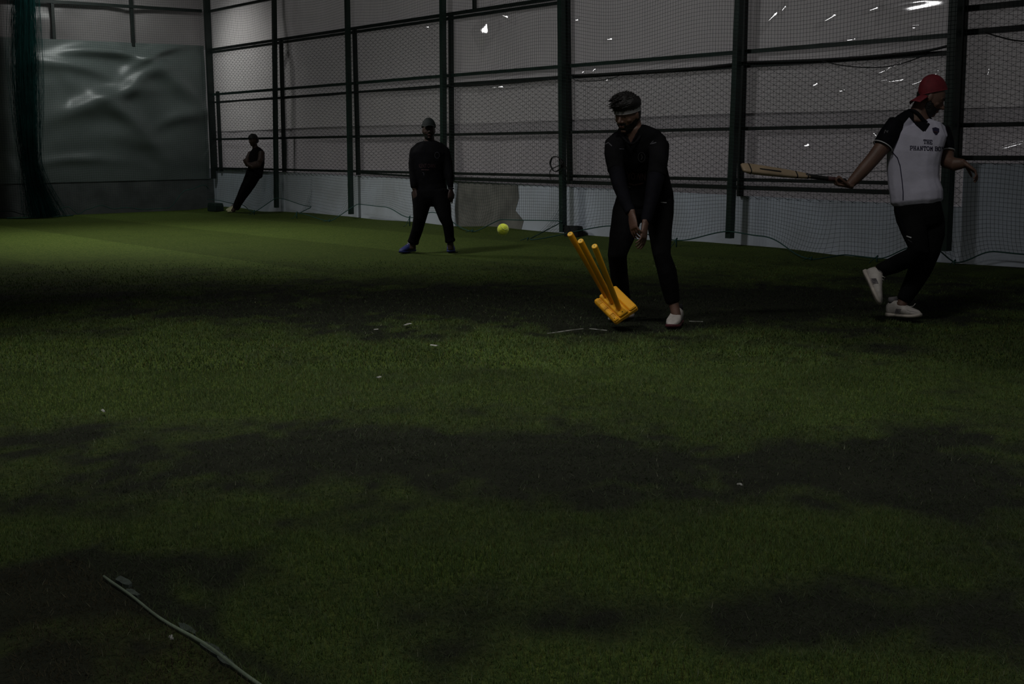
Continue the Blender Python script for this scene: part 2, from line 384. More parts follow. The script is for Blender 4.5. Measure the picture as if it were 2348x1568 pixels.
# grass blades of the near turf (real geometry, denser close by)
def blades():
    Vs, Ts, Cs = [], [], []; off = 0
    for d0, d1, dens, seg, wid, hgt in [(2.7, 4.6, 36000, 2, .00075, .0185), (4.6, 7.4, 15000, 1, .0015, .0185), (7.4, 11.5, 5000, 1, .0030, .020), (11.5, 15.0, 2200, 1, .0042, .013)]:
        area = (d1*d1-d0*d0)*.5*.86; n = int(area*dens)
        d = np.sqrt(rng.random(n)*(d1*d1-d0*d0)+d0*d0); a = (rng.random(n)-.5)*.86
        hx = d*nrm(CF[:2])[0]+a*d*CR[0]*1.0; hy = d*nrm(CF[:2])[1]+a*d*CR[1]
        w = wear_shade(hx, hy)
        keep = (rng.random(n) < np.clip(1.15-w*.95, .32, 1)*np.clip((15-d)/5.5, 0, 1)) & (hx < 11.7) & ~((np.abs(hx-1.324) < .008) & (hy < 3.75))
        hx, hy, w, d = hx[keep], hy[keep], w[keep], d[keep]; n = len(hx)
        th = rng.random(n)*2*np.pi; lean = (.35+1.1*rng.random(n))*hgt*(1+.35*w); H = hgt*(.45+.6*rng.random(n))*(1-.45*w)
        W = wid*(.6+.7*rng.random(n))
        base = np.stack([hx, hy, np.full(n, -.010)], -1)
        side = np.stack([np.cos(th+1.57), np.sin(th+1.57), 0*th], -1)*W[:, None]
        tip = base+np.stack([np.cos(th)*lean, np.sin(th)*lean, H+.008], -1)
        if seg == 2:
            mid = base+np.stack([np.cos(th)*lean*.32, np.sin(th)*lean*.32, H*.68], -1)
            V = np.stack([base-side, base+side, mid+side*.8, mid-side*.8, tip], 1).reshape(-1, 3)
            b = np.arange(n)*5+off
            T = np.concatenate([np.stack([b, b+1, b+2], -1), np.stack([b, b+2, b+3], -1), np.stack([b+3, b+2, b+4], -1)]); k = 5
        else:
            V = np.stack([base-side, base+side, tip], 1).reshape(-1, 3); b = np.arange(n)*3+off
            T = np.stack([b, b+1, b+2], -1); k = 3
        r = rng.random(n); t = rng.random((n, 1)); q = fbm(hx*2.3+40, hy*2.3, 3)[:, None]
        c = (1-t)*np.array([.045, .088, .024])+t*np.array([.088, .122, .040])
        c = c*(.72+.75*q)
        olive = np.array([.088, .082, .018]); c = np.where((rng.random((n, 1)) < .10+.35*np.clip(q-.5, 0, 1)), olive*(.6+.5*t), c)
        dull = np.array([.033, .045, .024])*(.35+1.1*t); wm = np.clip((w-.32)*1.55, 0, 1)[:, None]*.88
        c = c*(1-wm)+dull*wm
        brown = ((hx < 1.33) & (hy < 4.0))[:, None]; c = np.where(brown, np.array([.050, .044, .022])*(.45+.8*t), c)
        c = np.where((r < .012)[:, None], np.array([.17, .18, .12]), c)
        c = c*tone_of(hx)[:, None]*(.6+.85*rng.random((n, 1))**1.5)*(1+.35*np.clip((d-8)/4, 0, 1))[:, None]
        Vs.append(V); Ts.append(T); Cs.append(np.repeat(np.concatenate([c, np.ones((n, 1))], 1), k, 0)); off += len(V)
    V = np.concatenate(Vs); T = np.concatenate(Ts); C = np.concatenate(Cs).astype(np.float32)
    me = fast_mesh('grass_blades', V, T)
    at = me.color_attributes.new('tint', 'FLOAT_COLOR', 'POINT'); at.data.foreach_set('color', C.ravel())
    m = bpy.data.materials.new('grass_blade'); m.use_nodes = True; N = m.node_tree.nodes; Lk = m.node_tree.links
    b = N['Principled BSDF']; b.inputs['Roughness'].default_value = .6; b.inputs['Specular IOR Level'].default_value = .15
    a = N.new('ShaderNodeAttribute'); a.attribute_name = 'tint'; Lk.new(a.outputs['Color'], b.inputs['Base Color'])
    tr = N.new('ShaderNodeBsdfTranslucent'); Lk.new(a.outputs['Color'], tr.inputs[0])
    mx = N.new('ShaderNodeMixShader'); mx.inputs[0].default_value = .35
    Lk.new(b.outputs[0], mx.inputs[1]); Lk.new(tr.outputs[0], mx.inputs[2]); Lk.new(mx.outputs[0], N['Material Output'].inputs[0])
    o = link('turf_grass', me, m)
    tag(o, 'short green synthetic grass blades covering the worn foreground turf', 'grass', kind='stuff')
blades()

# ================================================================== WALLS
def low_top(y): return 1.09 if y < 7.45 else .67+(y-10.5)*(.83-.67)/12
def wall_strip(y0, y1, zt0, zt1, x0, x1, mb):
    return mb.add([(x0, y0, -.12), (x1, y0, -.12), (x1, y1, -.12), (x0, y1, -.12), (x0, y0, zt0), (x1, y0, zt0), (x1, y1, zt1), (x0, y1, zt1)],
                  [(0, 3, 2, 1), (4, 5, 6, 7), (0, 1, 5, 4), (1, 2, 6, 5), (2, 3, 7, 6), (3, 0, 4, 7)])
mb = MB(); wall_strip(7.45, 25.75, low_top(7.46), low_top(25.75), 12.0, 12.05, mb); wall_strip(-1.5, 7.45, 1.09, 1.09, 12.0, 12.05, mb)
wr_ = tag(mb.build('wall_right', MATS['white_plaster']), 'low whitewashed masonry wall below the plastic sheeting', kind='structure')
# bare patch where the whitewash has come off
mb = MB(); pts = [(16.55, .0), (16.6, .3), (16.5, .73), (15.6, .725), (14.95, .715), (14.93, .52), (15.02, .33), (14.82, .18), (14.90, 0)]
mb.add([(11.994, y, z) for y, z in pts]+[(12.02, y, z) for y, z in pts],
       [tuple(range(9))[::-1], tuple(range(9, 18))]+[(i, (i+1) % 9, 9+(i+1) % 9, 9+i) for i in range(9)])
mb.build('bare_plaster_patch', MATS['bare_plaster'], wr_)['label'] = 'bare grey patch in the whitewash'
mb = MB().aabb(-7.6, 12.22, 25.55, 25.75, -.12, .655)
tag(mb.build('wall_back', MATS['grey_concrete']), 'low bare grey concrete wall at the far end', kind='structure')

tag(MB().aabb(-7.6, 12.3, -1.5, 25.8, 5.5, 5.6).build('ceiling_sun_block', mat('roof_sheet', (.05, .055, .055), .8, nscale=2)), 'dark unseen roof added over the hall to keep the daylight out', kind='structure')  # unseen roof added so the sun enters only through the sheets
# ------------------------------------------------------------------ plastic sheeting
LAMP5 = np.array([5.2, 12.5, 5.3])
GL = []                                                       # added glint patches, tilted to mirror one lamp into the camera: (y, z, slope y, slope z, length, width, angle)
for u, v, ln, wd, ang in [(1113, 66, .20, .13, 35), (1141, 31, .14, .03, 10), (1160, 38, .16, .03, -22), (1322, 46, .04, .02, 10), (1398, 90, .09, .022, 8),
        (1335, 166, .03, .018, 50), (1362, 160, .09, .018, 50), (1392, 183, .06, .02, 25), (1150, 199, .36, .03, 5), (980, 62, .02, .05, 85),
        (1770, 40, .16, .022, 42), (1795, 22, .06, .02, 55), (1900, 44, .13, .02, 25), (2000, 22, .09, .02, 12), (2110, 16, .34, .06, 5), (1948, 92, .08, .02, 0), (2096, 64, .05, .02, 0),
        (2048, 152, .16, .016, 12), (2020, 166, .12, .016, 18), (2050, 186, .16, .016, 4), (2098, 192, .10, .016, 15), (1868, 195, .05, .03, 10), (1930, 209, .05, .02, 0),
        (2268, 168, .05, .018, 85), (2322, 334, .22, .018, 14), (2002, 306, .12, .018, -40), (1846, 334, .06, .03, 5), (2146, 172, .05, .02, 45)]:
    p = onx(u, v, 12.03); h = nrm(nrm(CAMP-p)+nrm(LAMP5-p))
    GL.append((p[1], p[2], -h[1]/abs(h[0]), -h[2]/abs(h[0]), ln, wd, math.radians(ang)))
def sheet_x(gy, gz):
    g = .05*(fbm(gy*.9+3, gz*.7, 3)-.5)+.018*(fbm(gy*3.1, gz*2.2+9, 3)-.5)
    return g
def crease(parent, x, m, y, z, sy, sz, ln, wd, a):
    """small clear film patch added over the sheet, shaped to catch a glint"""
    ca, sa = math.cos(a), math.sin(a); P_, Q_ = np.meshgrid(np.linspace(-1.7, 1.7, 25)*ln, np.linspace(-1.8, 1.8, 17)*wd, indexing='ij')
    dy = -P_*ca+Q_*sa; dz = P_*sa+Q_*ca
    w = np.exp(-(P_/ln)**4*.8-(Q_/wd)**4*.9)
    c0 = sheet_x(np.array([y]), np.array([z]))[0]
    ripple = (.0009*ln*np.sin(P_/ln*5+y*9)+.0016*wd*np.sin(Q_/wd*4+y*7))*1.2
    gx = x-(sheet_x(y+dy, z+dz)*(1-w)+(c0+sy*dy+sz*dz+ripple)*w)-.006-.012*w
    V = np.stack([gx, y+dy, z+dz], -1).reshape(-1, 3); n = 17; i = (np.arange(24)[:, None]*n+np.arange(16)[None, :]).ravel()
    return link('glint_fold', fast_mesh('glint_fold', V, np.stack([i, i+n, i+n+1, i+1], -1)), m, parent, True)
def sheet_right(name, x, z0, z1, y0, y1, m, step=.05, lip=0.):
    ny = int((y1-y0)/step)+1; nz = int((z1-z0)/step)+1
    gy, gz = np.meshgrid(np.linspace(y0, y1, ny), np.linspace(z0, z1, nz), indexing='ij')
    gx = x-sheet_x(gy, gz)
    if lip: gz = gz+lip*(vnoise(gy*1.2, gy*0)-.5)*np.clip((z0+.4-gz)/.4, 0, 1)
    V = np.stack([gx, gy, gz], -1).reshape(-1, 3); i = (np.arange(ny-1)[:, None]*nz+np.arange(nz-1)[None, :]).ravel()
    o = link(name, fast_mesh(name, V, np.stack([i, i+1, i+nz+1, i+nz], -1)), m, None, True)
    return o
us = tag(sheet_right('plastic_sheet', 12.045, 1.655, 5.4, 3.0, 25.5, MATS['sheet_white'], .045), 'upper whitish plastic sheet stretched behind the long right fence', 'plastic sheet')
ls = tag(sheet_right('plastic_sheet', 12.075, .60, 1.525, 3.0, 25.5, MATS['sheet_lower'], .06), 'lower greyish plastic sheet along the right fence, above the whitewashed wall', 'plastic sheet')
for G in GL: crease(us if G[1] > 1.6 else ls, 12.045 if G[1] > 1.6 else 12.075, MATS['clear_film'], *G)
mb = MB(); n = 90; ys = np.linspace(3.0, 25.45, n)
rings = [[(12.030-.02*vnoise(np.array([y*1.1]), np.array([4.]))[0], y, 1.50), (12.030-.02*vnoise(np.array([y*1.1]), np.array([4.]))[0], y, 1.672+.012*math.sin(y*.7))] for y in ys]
o = mb.rings(rings, caps=False, closed=False).build('overlap_band', MATS['sheet_band_dimmed'], None, True)
tag(o, 'long overlap strip where the two plastic sheets meet, double-layer dimming put into its grey', 'plastic strip')

def sheet_back(name, y, z0, z1, x0, x1, m, amp, seed, step=.05, folds=()):
    nx = int((x1-x0)/step)+1; nz = int((z1-z0)/step)+1
    gx, gz = np.meshgrid(np.linspace(x0, x1, nx), np.linspace(z0, z1, nz), indexing='ij')
    w = fbm(gx*.55+seed, gz*.6, 2); g = amp*(fbm(gx*.8+w*2.2+seed, gz*.9+w*1.5, 3)-.5)
    for (fx, fz, lx, wz, ang, a) in folds:
        ca, sa = math.cos(math.radians(ang)), math.sin(math.radians(ang))
        p = (gx-fx)*ca+(gz-fz)*sa; q = -(gx-fx)*sa+(gz-fz)*ca+.10*(p/max(lx, .01))**2
        g = g+a*np.exp(-(p/lx)**2-(q/wz)**2)
    g = g*np.clip((gz-z0)/.45, 0, 1)
    V = np.stack([gx, y-g, gz], -1).reshape(-1, 3); i = (np.arange(nx-1)[:, None]*nz+np.arange(nz-1)[None, :]).ravel()
    o = link(name, fast_mesh(name, V, np.stack([i, i+nz, i+nz+1, i+1], -1)), m, None, True)
    return o
F = []
for u, v, lx, wz, ang, a in [(250, 118, .9, .10, -3, .10), (360, 120, .7, .10, 22, .09), (170, 150, .8, .12, -8, .07), (330, 170, .55, .16, 30, .09), (400, 185, .7, .18, -38, .09),
        (260, 215, .9, .16, 14, .08), (290, 265, .8, .18, -40, .09), (190, 250, .7, .2, 10, .06), (420, 265, .6, .14, 12, .06), (170, 365, .9, .1, 3, .035), (330, 330, .8, .25, -25, .04)]:
    p = ony(u, v, 25.5); F.append((p[0], p[2], lx, wz, ang, a*1.5))
tag(sheet_back('plastic_sheet', 25.535, .650, 3.47, -7.5, 11.90, MATS['sheet_green'], .16, 3.3, folds=F), 'sagging grey green plastic sheet with broad folds on the far end wall', 'plastic sheet')
tag(sheet_back('plastic_sheet', 25.70, 3.40, 5.4, -7.5, 12.0, MATS['sheet_grey'], .22, 8.1), 'pale plastic sheet above the sagging green one, far end wall', 'plastic sheet')

# ================================================================== FENCE FRAMES
ff = tag(empty('fence_frame', (11.9, 16, 0)), 'dark green steel fence frame with posts, rails and wire mesh along the right side', 'fence')
XF, XR = 11.80, 11.965
def post(name, x, ub, vb, ut, vt, ztop, w, m, zb=None):
    b = onx(ub, vb, x); t = onx(ut, vt, x); d = t-b
    z0 = b[2] if zb is None else zb
    p0 = b+d*((z0-b[2])/d[2]); p1 = b+d*((ztop-b[2])/d[2])
    mb = MB(); mb.rings([[(p[0]+sx*w/2, p[1]+sy*w/2, p[2]) for sx, sy in ((-1, -1), (1, -1), (1, 1), (-1, 1))] for p in (p0, p1)])
    return adopt(mb.build(name, MATS[m]), ff)
for ub, vb, ut, w in [(634, 476, 628.5, .075), (805, 491, 796, .075), (1018, 508, 1015, .08), (1291, 532, 1287, .08), (1673, 546, 1695, .08), (2166, 575, 2192, .10)]:
    post('post', XF, ub, vb, ut, 0, 5.4, w, 'green_steel')
b = onx(498, 300, XF)
for ub, vb, ut, vt, zt in [(652, 394, 645, 110, 3.40), (822, 401, 813, 75, 3.40), (1036, 415, 1034, 40, 3.40), (1307, 422, 1301, 0, 5.4), (1697, 450, 1708, 0, 5.4), (2196, 360, 2212, 0, 5.4)]:
    post('frame_post', XR, ub, vb, ut, vt, zt, .062, 'dark_steel')
for u, zt in [(491, 5.4), (503, 2.5)]:
    p = onx(u, 300, XR); mb = MB().aabb(XR-.03, XR+.03, p[1]-.03, p[1]+.03, low_top(p[1])-.05, zt); adopt(mb.build('frame_post', MATS['dark_steel']), ff)
YL = 7.60
def rail(z0, z1, y0, y1, w, m='dark_steel', x=XR, hgt=None):
    n = 6; mb = MB(); hgt = hgt or w
    mb.rings([[(x+sx*w/2, y, z+sz*hgt/2) for sx, sz in ((-1, -1), (1, -1), (1, 1), (-1, 1))] for y, z in ((y0, z0), (y1, z1))])
    return adopt(mb.build('rail', MATS[m]), ff)
yA = onx(491, 300, XR)[1]
PY = [onx(u, 300, XR)[1] for u in (648, 818, 1035, 1304, 1702, 2206)]
rail(1.493, 1.493, YL, yA, .042); rail(.868, .878, YL, yA, .042); rail(2.415, 2.440, YL, yA, .048, 'green_steel')
rail(2.235, 2.285, YL, PY[2], .05); rail(2.275, 2.275, PY[2], yA, .035)
rail(.765, .790, YL, PY[2], .052); rail(.79, .85, PY[2], PY[1], .03)
rail(3.385, 3.375, PY[3], yA, .05); rail(3.315, 3.318, PY[3], yA, .045)
rail(4.17, 4.17, PY[0]-.4, yA, .05)
rail(4.35, 4.35, 3, PY[0], .05)
for z, w in ((2.67, .06), (2.43, .06), (1.483, .045), (1.145, .05)): rail(z, z, 3, YL, w)
p = onx(1088, 10, XR); mb = MB().aabb(XR-.025, XR+.025, p[1]-.025, p[1]+.025, 3.4, 4.4); adopt(mb.build('frame_post', MATS['dark_steel']), ff)
# chain-link mesh, bay by bay (woven zigzag wires)
def chain(y0, y1, z0, z1, x):
    pitch = .078; n = int((y1-y0)/pitch); lines = []
    m = int((z1-z0)/(pitch/2))
    zz = z0+np.arange(m+1)*pitch/2
    for k in range(n+1):
        yy = y0+k*pitch+np.where((np.arange(m+1)+k) % 2 == 0, -1, 1)*pitch*.5
        yy = yy+.05*(fbm(zz*.8, zz*0+3, 2)-.5)
        z2 = zz+.05*(vnoise(np.full(m+1, y0+k*pitch*.7), zz*.9)-.5)
        xx = x+.006*np.where(np.arange(m+1) % 2 == 0, 1, -1)*(-1)**k
        lines.append(np.stack([xx, np.clip(yy, y0-.01, y1+.01), z2], -1))
    V, Q = fast_tubes(lines, [.0030]*len(lines), 3)
    o = link('wire_mesh', fast_mesh('wire_mesh', V, Q), MATS['wire']); o['kind'] = 'stuff'; return adopt(o, ff)
edges = [yA]+PY+[4.0]
for k in range(len(edges)-1):
    z1 = 3.32 if k < 3 else (2.26 if k < 6 else 4.3)
    chain(edges[k+1], edges[k], low_top((edges[k]+edges[k+1])/2)-.02, z1, 11.985)
# far end frame
bf = tag(empty('fence_frame', (9, 25.4, 0)), 'dark steel frame behind the sagging sheet on the far end wall', 'fence')
def bpost(u, z0, z1, w, y=25.56):
    x = ony(u, 100, y)[0]; adopt(MB().aabb(x-w/2, x+w/2, y-w/2, y+w/2, z0, z1).build('frame_post', MATS['dark_steel']), bf)
bpost(125, 3.40, 5.4, .06, 25.58); bpost(305, 3.40, 5.4, .06, 25.58); bpost(476, .655, 5.4, .085, 25.36); bpost(-60, 3.40, 5.4, .06, 25.58)
adopt(MB().aabb(-7.5, 11.9, 25.53, 25.59, 4.165, 4.225).build('rail', MATS['dark_steel']), bf)

# ================================================================== NETS
def edge_curve(pts):
    pts = sorted(pts); s = np.array([p[0] for p in pts]); return s, np.array([p[1:] for p in pts])
def interp(s, A, q):
    q = np.clip(q, s[0], s[-1]); i = np.clip(np.searchsorted(s, q)-1, 0, len(s)-2); t = (q-s[i])/(s[i+1]-s[i]+1e-9)
    t = t*t*(3-2*t); return A[i]*(1-t)[:, None]+A[i+1]*t[:, None]
E1 = [(490, 458, 11.72, 0), (545, 468, 11.72, 0), (584, 485, 11.45, 1), (636, 454, 11.74, 0), (682, 489, 11.40, 1), (714, 474, 11.72, 0), (757, 508, 11.30, 1), (821, 468, 11.74, 0), (880, 474, 11.74, 0),
      (941, 499, 11.62, 1), (990, 487, 11.7, 0), (1085, 534, 11.5, 1), (1150, 503, 11.72, 0), (1212, 552, 11.05, 1), (1291, 507, 11.74, 0), (1400, 518, 11.75, 0), (1553, 551, 11.62, 1),
      (1673, 531, 11.74, 0), (1745, 541, 11.75, 0), (1862, 598, 11.45, 1), (1935, 584, 11.75, 0), (2013, 592, 11.75, 1), (2095, 566, 11.76, 0), (2150, 573, 11.8, 0), (2191, 602, 11.92, 1), (2285, 577, 11.86, 0), (2348, 583, 11.86, 0)]
pe = []; TIES = []
for u, v, X, tie in E1:
    p = onx(u, v, X); z = max(p[2], .012); pe.append((p[1], z, p[0]))
    if tie: TIES.append((p[0], p[1], z))
pe += [(5.5, .03, 11.8), (3.5, .1, 11.8)]
S1, A1 = edge_curve(pe)
def net1(Y, Z0):
    """undeformed (Y, Z0>=0 above the hem) -> 3D"""
    e = interp(S1, A1, Y); zb, xb = e[:, 0], e[:, 1]
    w = np.exp(-Z0*2.6); sag = .05*np.sin(Y*1.9)+.09*(fbm(Y*.55, Y*0+2, 2)-.5)
    z = .12+Z0+(zb-.12)*w+sag*np.clip(Z0, 0, 1)*np.exp(-((Z0-2.0)/2.2)**2)+.05*np.sin(Y*2.3+Z0*.4)*np.clip((Z0-2)/1.5, 0, 1)
    x = 11.735+(xb-11.735)*np.exp(-Z0*4)+.03*(fbm(Y*1.2, Z0*.8, 2)-.5)
    y = Y+.05*(fbm(Z0*.7+5, Y*.6, 2)-.5)
    return np.stack([x, y, z], -1)
cell = .046
sn = tag(empty('safety_net', (11.73, 15, 0)), 'dark green square mesh net hanging along the right fence, tied down at its hem', 'net')
lines = []
hz = np.concatenate([np.arange(0, 1.2, .06), np.arange(1.2, 5.3, .22)])
for Y in np.arange(4.2, 25.35, cell): lines.append(net1(np.full(len(hz), Y), hz))
yy = np.arange(4.2, 25.35, .10)
for Z0 in np.arange(cell, 5.3, cell): lines.append(net1(yy, np.full(len(yy), Z0)))
V, Q = fast_tubes(lines, [.0016]*len(lines), 3)
o = link('netting', fast_mesh('netting', V, Q), MATS['net_thread']); o['kind'] = 'stuff'; adopt(o, sn)
yy = np.arange(4.2, 25.35, .05); r = net1(yy, np.zeros(len(yy)))
mb = MB(); mb.tube(list(r), .0075, 6); adopt(mb.build('hem_rope', MATS['net_rope'], None, True), sn)
for x, y, z in TIES:
    mb = MB()
    mb.tube([(x, y, z+.03), (x-.01, y+.01, z+.012), (x-.02, y-.005, .004)], [.010, .013, .008], 6)
    mb.tube([(x, y, z+.03), (x-.06, y+.05, .012), (x-.13, y+.02, .006)], .005, 5)
    adopt(mb.build('tie_cord', MATS['net_rope'], None, True), sn)
# far end net
E2 = [(-40, 485, 0), (20, 484, 0), (60, 492, 1), (110, 490, 0), (156, 474, 0), (182, 491, 1), (200, 480, 0), (232, 471, 0), (262, 479, 1), (285, 476, 0), (330, 480, 1), (385, 477, 0), (428, 436, 0), (471, 424, 0), (486, 446, 0)]
pe = []
for u, v, tie in E2:
    p = ony(u, v, 25.2); pe.append((p[0], max(p[2], .012), 25.2))
pe += [(4.0, .05, 25.2), (-7.0, .05, 25.2)]
S2, A2 = edge_curve(pe)
def net2(X, Z0):
    e = interp(S2, A2, X); w = np.exp(-Z0*2.6)
    z = .12+Z0+(e[:, 0]-.12)*w+.03*np.sin(X*2.2)*np.clip(Z0, 0, 1)
    return np.stack([X+.03*(fbm(Z0*.7+5, X*.6, 2)-.5), 25.2+.05*(fbm(X*1.2, Z0*.8, 2)-.5), z], -1)
sn2 = tag(empty('safety_net', (9, 25.2, 0)), 'fine dark square mesh net in front of the far end wall', 'net')
lines = []
for X in np.arange(4.5, 11.72, cell): lines.append(net2(np.full(len(hz), X), hz))
xx = np.arange(4.5, 11.72, .12)
for Z0 in np.arange(cell, 5.3, cell): lines.append(net2(xx, np.full(len(xx), Z0)))
V, Q = fast_tubes(lines, [.0016]*len(lines), 3)
o = link('netting', fast_mesh('netting', V, Q), MATS['net_thread']); o['kind'] = 'stuff'; adopt(o, sn2)
xx = np.arange(4.5, 11.72, .05); mb = MB(); mb.tube(list(net2(xx, np.zeros(len(xx)))), .0075, 6); adopt(mb.build('hem_rope', MATS['net_rope'], None, True), sn2)
# gathered net curtain
YC = 24.75
def cpt(u, v): return ony(u, v, YC)
prof = [(56, -160, 15), (56, 0, 17), (58, 150, 19), (62, 260, 17), (65, 330, 14), (70, 380, 13), (82, 430, 17), (94, 470, 22), (102, 494, 26)]
pc = np.array([cpt(a, b) for a, b, w in prof]); pc[-1, 2] = .01; pw = np.array([w for a, b, w in prof])*25/FPX
cu = tag(empty('net_curtain', tuple(pc[-1])), 'dark teal net curtain gathered into a hanging bundle at the far left', 'net')
tt = np.linspace(0, 1, 26); ts = np.linspace(0, 1, len(prof))
ctr = np.stack([np.interp(tt, ts, pc[:, i]) for i in range(3)], -1); wid = np.interp(tt, ts, pw)
lines = []
for k in range(900):
    a = np.clip(rng.normal(0, .75), -2.1, 2.1); b = rng.normal(0, .5); ph = rng.random()*6
    L = ctr.copy(); L[:, 0] += wid*(a+.12*np.sin(tt*14+ph)); L[:, 1] += wid*b*.7; L[:, 2] = np.maximum(L[:, 2], .006)
    lines.append(L)
V, Q = fast_tubes(lines, [.0018]*len(lines), 3)
o = link('gathered_netting', fast_mesh('gathered_netting', V, Q), MATS['net_curtain']); o['kind'] = 'stuff'; adopt(o, cu)
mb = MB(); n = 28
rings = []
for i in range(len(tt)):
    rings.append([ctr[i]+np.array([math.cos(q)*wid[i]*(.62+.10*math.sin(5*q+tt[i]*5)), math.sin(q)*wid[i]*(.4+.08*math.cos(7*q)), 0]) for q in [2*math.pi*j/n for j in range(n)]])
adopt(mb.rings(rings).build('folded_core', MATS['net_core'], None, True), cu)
mb = MB(); mb.tube([ctr[-1]+np.array([dx, dy, .008]) for dx, dy in [(-.7, .05), (-.4, -.06), (-.1, .02), (.2, -.08), (.45, .03), (.6, .12)]], .012, 6)
adopt(mb.build('hem_rope', MATS['net_rope'], None, True), cu)

# ------------------------------------------------------------------ forked trunk standing outside, close behind the sheet
q = [onx(658, -60, 12.13), onx(662, 40, 12.13), onx(668, 108, 12.13)]
mb = MB(); mb.tube(q, [.05, .05, .055], 8)
mb.tube([q[2], onx(654, 150, 12.13), onx(657, 230, 12.13), onx(660, 330, 12.13), onx(661, 430, 12.13)], [.038, .038, .038, .038, .038], 8)
mb.tube([q[2], onx(676, 150, 12.13), onx(678, 230, 12.13), onx(679, 330, 12.13), onx(680, 430, 12.13)], [.038, .038, .038, .038, .038], 8)
for c in ((661, 430), (680, 430)):
    p = onx(c[0], c[1], 12.13); mb.tube([p, (p[0]+.30, p[1], -.1)], .05, 8)
tag(mb.build('tree_trunk', MATS['bark'], None, True), 'forked trunk outside, dim shape seen through the far plastic sheet', 'tree')

# ================================================================== PEOPLE TOOLS
def axes(F, U):
    F = nrm(F); U = nrm(np.asarray(U)-F*np.dot(U, F)); R = np.cross(F, U); return R, F, U
def head_local(nx, ny, nz):
    x, y, z = .074*nx, .098*ny, .117*nz
    if z < 0:
        t = -z/.117; x *= 1-.26*t*t
        if y < 0: y *= 1-.55*t**1.3
        else: y = y*(1-.10*t)+.016*t*t*max(0, ny+.6)
    if y > .06: y = .06+(y-.06)*.82
    return np.array([x, y, z])
class Head:
    def __init__(s, c, F, U, sc=1.):
        s.c = np.asarray(c, float); s.R, s.F, s.U = axes(F, U); s.sc = sc
    def w(s, p): return s.c+(s.R*p[0]+s.F*p[1]+s.U*p[2])*s.sc
    def grid(s, fn, n=40, m=28):
        mb = MB(); rings = []
        for i in range(1, m):
            th = math.pi*i/m
            rings.append([s.w(fn(math.sin(th)*math.cos(2*math.pi*j/n), math.sin(th)*math.sin(2*math.pi*j/n), math.cos(th))) for j in range(n)])
        return mb.rings(rings[::-1])
    def e(s, mb, p, r, n=10, m=7):
        mb.ell(s.w(p), (s.R*r[0]*s.sc, s.F*r[1]*s.sc, s.U*r[2]*s.sc), n, m)
    def build(s, mb):
        g = s.grid(head_local); mb.add(g.v, g.f)
        mb.tube([s.w(p) for p in ((0, .080, .012), (0, .094, -.010), (0, .106, -.030))], [.008*s.sc, .010*s.sc, .0135*s.sc], 8, True)
        for q in (-1, 1):
            s.e(mb, (q*.012, .090, -.034), (.009, .010, .008))          # nostril wings
            s.e(mb, (q*.030, .073, .022), (.022, .014, .008))           # brow ridge
            s.e(mb, (q*.031, .072, .002), (.015, .011, .010))           # eyelid
            s.e(mb, (q*.043, .055, -.026), (.020, .020, .018))          # cheekbone
            s.e(mb, (q*.075, -.004, -.006), (.008, .019, .032))         # ear
        s.e(mb, (0, .078, -.058), (.026, .012, .006)); s.e(mb, (0, .077, -.070), (.022, .012, .008))
        s.e(mb, (0, .064, -.096), (.024, .018, .016))
    def shell(s, pred, off, name, m, par, n=64, mm=44):
        """skin-hugging cap of hair or beard: faces of the head surface where pred holds, pushed out by off"""
        def pt(i, j, k):
            th = math.pi*i/mm; ph = 2*math.pi*j/n; d = (math.sin(th)*math.cos(ph), math.sin(th)*math.sin(ph), math.cos(th))
            p = head_local(*d); o = off(p) if callable(off) else off
            return s.w(p+np.array(d)*(o if k else -.004)), p
        mb = MB(); V = {}; cells = set()
        for i in range(1, mm-1):
            for j in range(n):
                if pred(pt(i+.5, j+.5, 0)[1]): cells.add((i, j))
        for j in range(n):
            if pred(pt(.5, j, 0)[1]): cells.add((0, j))
        def vid(i, j, k):
            if i == 0: j = 0
            key = (i, j % n, k)
            if key not in V: V[key] = len(mb.v); mb.v.append(tuple(pt(max(i, .02), j, k)[0]))
            return V[key]
        for (i, j) in cells:
            q = [(i, j), (i, j+1), (i+1, j+1), (i+1, j)]
            if i == 0: q = [(0, 0), (1, j+1), (1, j)]
            top = [vid(a, b, 1) for a, b in q]; mb.f.append(tuple(top[::-1]))
            mb.f.append(tuple(vid(a, b, 0) for a, b in q))
            for (di, dj, a, b) in ((-1, 0, (i, j), (i, j+1)), (1, 0, (i+1, j+1), (i+1, j)), (0, -1, (i+1, j), (i, j)), (0, 1, (i, j+1), (i+1, j+1))):
                if i+di < 0: continue
                if (i+di, (j+dj) % n) not in cells:
                    mb.f.append((vid(*a, 0), vid(*b, 0), vid(*b, 1), vid(*a, 1)))
        mb.f = [tuple(dict.fromkeys(q)) for q in mb.f]; mb.f = [q for q in mb.f if len(q) > 2]
        return adopt(mb.build(name, m, None, True), par)
    def eyes(s, par):
        for q in (-1, 1):
            mb = MB(); s.e(mb, (q*.031, .0815, .001), (.008, .0035, .0035), 8, 5); adopt(mb.build('eye', MATS['eye'], None, True), par)
            mb = MB(); mb.tube([s.w(p) for p in ((q*.012, .088, .024), (q*.030, .088, .030), (q*.047, .076, .024))], [.0035*s.sc, .005*s.sc, .003*s.sc], 6, True)
            adopt(mb.build('eyebrow', MATS['hair'], None, True), par)
        mb = MB(); s.e(mb, (0, .0895, -.0635), (.021, .003, .0035), 10, 5); adopt(mb.build('lips', MATS['lip'], None, True), par)

